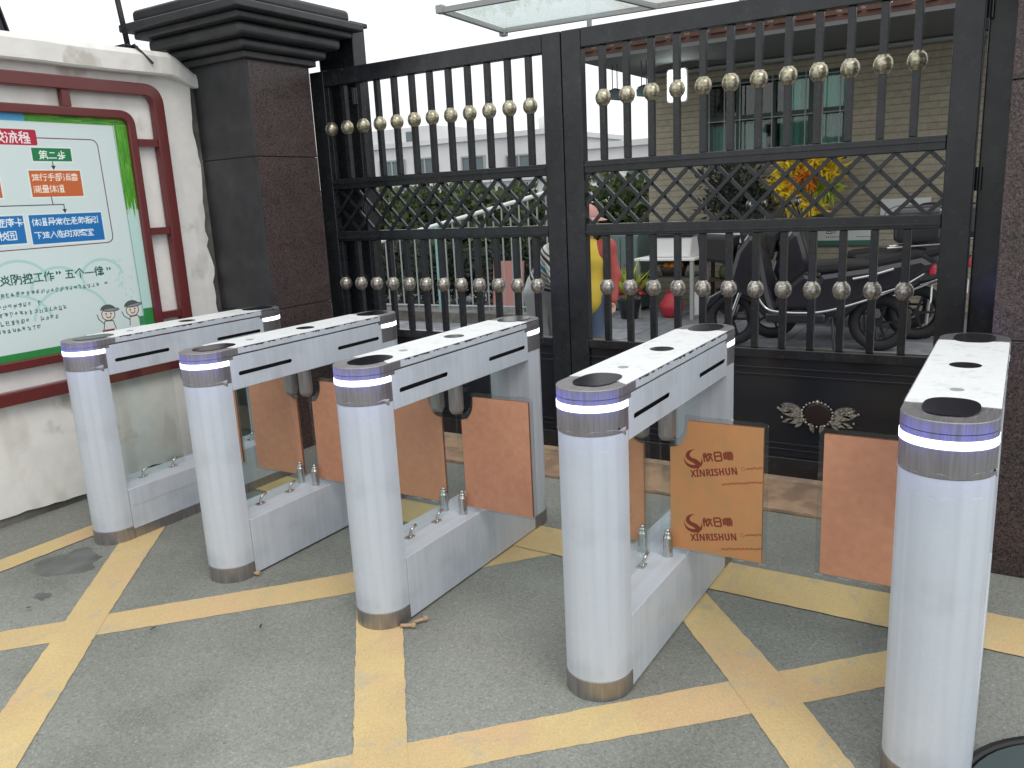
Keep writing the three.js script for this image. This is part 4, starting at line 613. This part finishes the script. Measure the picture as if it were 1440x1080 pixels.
// ------------------------------------------------------------------ left part of the yard: ramp railing, hedge, far buildings
{
  const r = thing('ramp_railing', 'pale sloping handrail with thin uprights in the yard behind the gate', 'railing', [-6.2, 0, -7.0]);
  const yA = 0.94, sl = 0.205, N = 25; mesh('handrail', rod([0, yA, 0], [3.3, yA + 3.3 * sl, 0], 0.028, 10), M.white, r);
  mesh('lower_rail', rod([0, 0.1, 0], [3.3, 0.13, 0], 0.016), M.greyMetal, r);
  for (let k = 0; k <= N; k++) { const x = 3.3 * k / N; const big = k === 1 || k === 10; mesh(big ? 'post' : 'upright', rod([x, 0, 0], [x, yA + x * sl - 0.01, 0], big ? 0.04 : 0.011, big ? 10 : 6), big ? M.teal : M.greyMetal, r); }
  const pb = thing('pink_banner_stand', 'salmon pink panel leaning behind the sloping railing', 'panel', [-3.95, 0, -7.25]); mesh('panel', box(-0.24, 0.24, 0.08, 0.7, -0.015, 0.015, 0.005).rotateX(-0.1), M.pink, pb); mesh('foot', box(-0.2, 0.2, 0, 0.08, -0.06, 0.1, 0.005), M.greyMetal, pb);
  const pk = thing('stone_kerb', 'low dark stone edging along the ramp', 'kerb', [-4.6, 0, -6.4]); mesh('kerb_stone', box(-3, 1.6, 0, 0.14, -0.1, 0.1, 0.01), M.cement, pk);
  const lb = thing('shrub_border', 'low dense shrubs growing behind the sloping railing', 'shrubs', [-5.2, 0, -7.9]);
  joined = mesh('branches', Array.from({ length: 40 }, () => { const x = rr(-3.2, 2.2), z = rr(-0.25, 0.25); return rod([x, 0, z], [x + rr(-0.2, 0.2), rr(0.5, 0.8), z + rr(-0.2, 0.2)], 0.012, 5, 0.005); }), M.bark, lb); joined.userData.kind = 'stuff';
  const lc = Array.from({ length: 90 }, () => V(rr(-3.2, 2.2), rr(0.1, 0.8), rr(-0.25, 0.25)));
  mesh('foliage', leaves(12000, () => { const v = rdir(); return [lc[Math.floor(rnd() * 90)].clone().addScaledVector(v, 0.24), v.add(V(0, 0.3, 0))]; }, 0.1, 0.55), M.leafDark, lb);
  const h = thing('hedge', 'clipped green hedge across the yard in front of the white building', 'hedge', [-10, 0, -12.5]);
  joined = mesh('branches', Array.from({ length: 90 }, () => { const x = rr(-9, 7), z = rr(-0.6, 0.6); return rod([x, 0, z], [x + rr(-0.3, 0.3), rr(1.0, 1.5), z + rr(-0.3, 0.3)], 0.02, 5, 0.008); }), M.bark, h); joined.userData.kind = 'stuff';
  const clumps = Array.from({ length: 260 }, () => V(rr(-9, 7), rr(0.2, 1.5), rr(-0.6, 0.6)));
  mesh('foliage', leaves(34000, () => { const v = rdir(); return [clumps[Math.floor(rnd() * 260)].clone().addScaledVector(v, 0.42), v.add(V(0, 0.3, 0))]; }, 0.16, 0.65), M.leaf, h);
}
function farBuilding(label, x, z, w, h, d, wins, extra) {
  const b = thing('far_building', label, 'building', [x, 0, z]);
  mesh('wall', box(0, w, 0, h, -d, 0), M.farWall, b); mesh('parapet', box(-0.15, w + 0.15, h + 0.002, h + 0.22, -d - 0.1, 0.15), M.farWall, b); mesh('ledge', box(-0.05, w + 0.05, h * 0.55, h * 0.55 + 0.14, 0.002, 0.2), M.farWall, b);
  for (const [a, y, ww, hh] of wins) { const f = mesh('window', [box(a, a + ww, y, y + 0.07, 0.001, 0.09), box(a, a + ww, y + hh - 0.07, y + hh, 0.001, 0.09), box(a, a + 0.07, y + 0.07, y + hh - 0.07, 0.001, 0.09), box(a + ww - 0.07, a + ww, y + 0.07, y + hh - 0.07, 0.001, 0.09), box(a + ww / 2 - 0.04, a + ww / 2 + 0.04, y + 0.07, y + hh - 0.07, 0.001, 0.08)], M.greyMetal, b); mesh('pane', box(a + 0.07, a + ww - 0.07, y + 0.07, y + hh - 0.07, 0.001, 0.04), M.farGlass, f); }
  extra?.(b); return b;
}
farBuilding('long white flat roofed building beyond the hedge', -30, -30, 14, 4.15, 8, [[4.7, 2.6, 1.6, 1.0], [6.9, 2.6, 1.2, 1.0], [9.6, 2.6, 1.3, 0.9], [12, 2.6, 1.4, 0.8], [1.5, 2.6, 1.6, 1.0]], (b) => { mesh('roof_block', box(2, 7.6, 4.373, 5.1, -6, -0.6), M.farWall, b); mesh('block_window', box(6.0, 6.5, 4.0, 4.9, -0.599, -0.56), M.farGlass, b); mesh('roof_tank', lathe([[0, 0], [0.5, 0], [0.55, 0.6], [0.3, 0.8], [0, 0.82]], 18).translate(13.2, 4.373, -2), M.white, b); });
farBuilding('lower white building with a balcony seen beside the guard house', -14.5, -28, 7, 3.25, 7, [[1.0, 1.9, 1.4, 0.9], [3.2, 1.9, 1.4, 0.9]], (b) => { mesh('balcony', [box(0.6, 4.8, 0.9, 1.05, 0.002, 1.0), box(0.6, 4.8, 1.05, 1.5, 0.92, 0.98)], M.white, b); });

// ------------------------------------------------------------------ two people standing behind the middle of the gate
function skin(bones, cell, k = 0.03) { // one smooth surface round tapered capsules [ax,ay,az,ra, bx,by,bz,rb]
  const lo = V(9, 9, 9), hi = V(-9, -9, -9); for (const b of bones) for (const o of [0, 4]) { const q = V(b[o], b[o + 1], b[o + 2]), r = b[o + 3] + 3 * cell; lo.min(q.clone().addScalar(-r)); hi.max(q.clone().addScalar(r)); }
  const mid = lo.clone().add(hi).multiplyScalar(0.5), half = Math.max(hi.x - lo.x, hi.y - lo.y, hi.z - lo.z) / 2, n = Math.ceil(2 * half / cell), mc = new MarchingCubes(n, M.skin, false, false, 120000); mc.isolation = 0;
  for (let z = 0; z < n; z++) for (let y = 0; y < n; y++) for (let x = 0; x < n; x++) {
    const px = mid.x + (x - n / 2) / (n / 2) * half, py = mid.y + (y - n / 2) / (n / 2) * half, pz = mid.z + (z - n / 2) / (n / 2) * half; let d = 9;
    for (const [ax, ay, az, ra, bx, by, bz, rb] of bones) { const ux = bx - ax, uy = by - ay, uz = bz - az, L = ux * ux + uy * uy + uz * uz || 1e-9; const t = Math.max(0, Math.min(1, ((px - ax) * ux + (py - ay) * uy + (pz - az) * uz) / L)); const e = Math.hypot(px - ax - t * ux, py - ay - t * uy, pz - az - t * uz) - (ra + (rb - ra) * t); const h = Math.max(0, k - Math.abs(d - e)) / k; d = Math.min(d, e) - h * h * k * 0.25; }
    mc.field[x + y * n + z * n * n] = -d;
  }
  mc.update(); const g = new THREE.BufferGeometry(), c = mc.count; g.setAttribute('position', new THREE.BufferAttribute(mc.positionArray.slice(0, c * 3), 3)); g.setAttribute('normal', new THREE.BufferAttribute(mc.normalArray.slice(0, c * 3), 3));
  const p = g.attributes.position; for (let i = 0; i < c; i++) p.setXYZ(i, p.getX(i) * half + mid.x, p.getY(i) * half + mid.y, p.getZ(i) * half + mid.z); g.computeVertexNormals(); const m = mergeVertices(g.deleteAttribute('normal'), 1e-4); m.computeVertexNormals(); return m;
}
function person(label, pos, turn, J, look) {
  const P = thing('person', label, 'person', pos); P.rotation.y = turn; const bone = (a, ra, b, rb) => [...J[a], ra, ...J[b], rb], head = J.head, f = look.face;
  const at = (x, y, z) => [head[0] + x, head[1] + y, head[2] + z];
  const hand = (w, e) => { const d = V(...w).sub(V(...e)).normalize(), s = V(0, 0, 1).cross(d).normalize(), o = [], c = V(...w).addScaledVector(d, 0.035); o.push([...w, 0.02, ...c.toArray(), 0.026]); for (let k = 0; k < 4; k++) { const a = c.clone().addScaledVector(s, (k - 1.5) * 0.016).addScaledVector(d, 0.015), b = a.clone().addScaledVector(d, [0.03, 0.036, 0.034, 0.026][k]), e2 = b.clone().addScaledVector(d, 0.02).add(V(0, 0, 0.012)); o.push([...a.toArray(), 0.0085, ...b.toArray(), 0.008], [...b.toArray(), 0.008, ...e2.toArray(), 0.0065]); } const t0 = V(...w).addScaledVector(s, -0.024).addScaledVector(d, 0.012), t1 = t0.clone().addScaledVector(s, -0.02).addScaledVector(d, 0.03); o.push([...t0.toArray(), 0.01, ...t1.toArray(), 0.008]); return o; };
  const headBones = [[...at(0, 0.03, -0.01), 0.088, ...at(0, 0.0, 0.0), 0.086], [...at(0, -0.06, 0.025), 0.055, ...at(0, -0.02, 0.02), 0.07], [...at(0, -0.005, 0.088), 0.01, ...at(0, -0.025, 0.098), 0.014], [...at(-0.085, -0.01, 0), 0.016, ...at(-0.09, 0.015, -0.005), 0.02], [...at(0.085, -0.01, 0), 0.016, ...at(0.09, 0.015, -0.005), 0.02], [...at(-0.02, -0.055, 0.078), 0.009, ...at(0.02, -0.055, 0.078), 0.009], bone('neck', 0.045, 'head', 0.05)];
  const arms = ['l', 'r'].flatMap((s) => [bone('sh' + s, 0.045, 'el' + s, 0.036), bone('el' + s, 0.034, 'wr' + s, 0.024)]);
  const legs = ['l', 'r'].flatMap((s) => [bone('hip' + s, 0.075, 'kn' + s, 0.05), bone('kn' + s, 0.048, 'an' + s, 0.034)]), torso = [bone('neck', 0.05, 'chest', 0.1), bone('chest', 0.11, 'pelvis', 0.105), bone('shl', 0.055, 'chest', 0.1), bone('shr', 0.055, 'chest', 0.1)];
  const B = [skin([...torso, ...arms, ...legs], 0.014), skin(headBones, 0.006, 0.02), skin(hand(J.wrl, J.ell), 0.004, 0.006), skin(hand(J.wrr, J.elr), 0.004, 0.006)]; const body = mesh('body', B, M.skin, P);
  for (const x of [-0.034, 0.034]) mesh('eye', ball(...at(x, 0.012, 0.078), 0.01, 1, 0.7, 0.6, 8), M.hair, body);
  const fat = (l, e) => l.map((b) => b.map((v, i) => (i % 4 === 3 ? v + e : v)));
  const shirt = skin(fat([...torso.slice(1), ...arms.filter((_, i) => look.long || i % 2 === 0)], 0.018), 0.013); if (look.uv) { shirt.userData.keepUv = true; const p = shirt.attributes.position, uv = new Float32Array(p.count * 2), A = V(...J.pelvis), D = V(...J.chest).sub(A).normalize(); for (let i = 0; i < p.count; i++) uv[i * 2 + 1] = V(p.getX(i), p.getY(i), p.getZ(i)).sub(A).dot(D) / 0.3; shirt.setAttribute('uv', new THREE.BufferAttribute(uv, 2)); }
  mesh('shirt', shirt, look.shirt, P); if (look.vest) mesh('vest', skin(fat([torso[1], [...J.chest, 0.12, ...J.chest.map((v, i) => v + [0, 0.03, 0][i]), 0.11], [...J.pelvis, 0.115, J.pelvis[0], J.pelvis[1] - 0.06, J.pelvis[2], 0.12]], 0.026), 0.013), look.vest, P);
  mesh('trousers', skin([...fat(legs, 0.02), [...J.pelvis, 0.125, J.pelvis[0], J.pelvis[1] - 0.03, J.pelvis[2], 0.125]], 0.014), look.trousers ?? M.denim, P);
  for (const s of ['l', 'r']) mesh('shoe', skin([[J['an' + s][0], 0.045, J['an' + s][2] - 0.02, 0.045, J['an' + s][0], 0.038, J['an' + s][2] + 0.12, 0.036]], 0.012), M.rubber, P);
  mesh('hair', skin([[...at(0, 0.045, -0.025), 0.09, ...at(0, 0.0, -0.05), 0.07]], 0.01), M.hair, P);
  if (look.hat) { const ht = mesh('hat', new THREE.SphereGeometry(0.112, 24, 12, 0, 6.2832, 0, 1.5).translate(...at(0, 0.04, -0.01)), look.hat, P); mesh('brim', lathe([[0.1, 0.035], [0.17, 0.005], [0.172, 0.0], [0.1, 0.025]], 28).translate(...at(0, 0.015, -0.01)), look.hat, ht); }
}
M.hatPink = std({ color: lin(0.46, 0.24, 0.22), roughness: 0.8, side: THREE.DoubleSide });
M.stripes = std({ roughness: 0.85, map: canvasTex(8, 256, (c) => { c.fillStyle = '#c9cbc6'; c.fillRect(0, 0, 8, 256); for (const [y, h, k] of [[8, 14, '#26282c'], [40, 8, '#26282c'], [62, 26, '#2f7f9c'], [104, 8, '#3a3d40'], [128, 20, '#9a9c98'], [168, 10, '#26282c'], [196, 22, '#2c2e33'], [236, 8, '#8a8c88']]) { c.fillStyle = k; c.fillRect(0, y, 8, h); } }) }); M.stripes.map.wrapS = M.stripes.map.wrapT = THREE.RepeatWrapping;
person('person in a yellow vest, red sleeves, jeans and a pink hat behind the gate', [-0.93, 0.004, -3.62], 0.35, { head: [0, 1.3, 0.02], neck: [0, 1.17, 0], chest: [0, 1.03, 0], pelvis: [0, 0.78, 0], shl: [0.16, 1.11, 0], ell: [0.21, 0.9, 0.02], wrl: [0.2, 0.72, 0.1], shr: [-0.16, 1.11, 0], elr: [-0.21, 0.9, 0.02], wrr: [-0.19, 0.73, 0.1], hipl: [0.08, 0.72, 0], knl: [0.085, 0.4, 0.02], anl: [0.085, 0.08, 0], hipr: [-0.08, 0.72, 0], knr: [-0.085, 0.4, 0.02], anr: [-0.085, 0.08, 0] }, { shirt: M.coat, vest: M.vest, long: true, hat: M.hatPink });
person('person in a striped shirt bending towards the yellow vest, half behind the gate stiles', [-1.42, 0.004, -3.75], 1.35, { head: [0, 1.16, 0.46], neck: [0, 1.1, 0.34], chest: [0, 1.04, 0.2], pelvis: [0, 0.8, 0.0], shl: [0.16, 1.08, 0.26], ell: [0.2, 0.88, 0.34], wrl: [0.17, 0.76, 0.48], shr: [-0.16, 1.08, 0.26], elr: [-0.2, 0.88, 0.34], wrr: [-0.17, 0.76, 0.48], hipl: [0.08, 0.74, 0], knl: [0.085, 0.41, 0.05], anl: [0.085, 0.08, 0], hipr: [-0.08, 0.74, 0], knr: [-0.085, 0.41, 0.05], anr: [-0.085, 0.08, 0] }, { shirt: M.stripes, uv: true, trousers: M.greyMetal });

renderer.render(scene, camera);
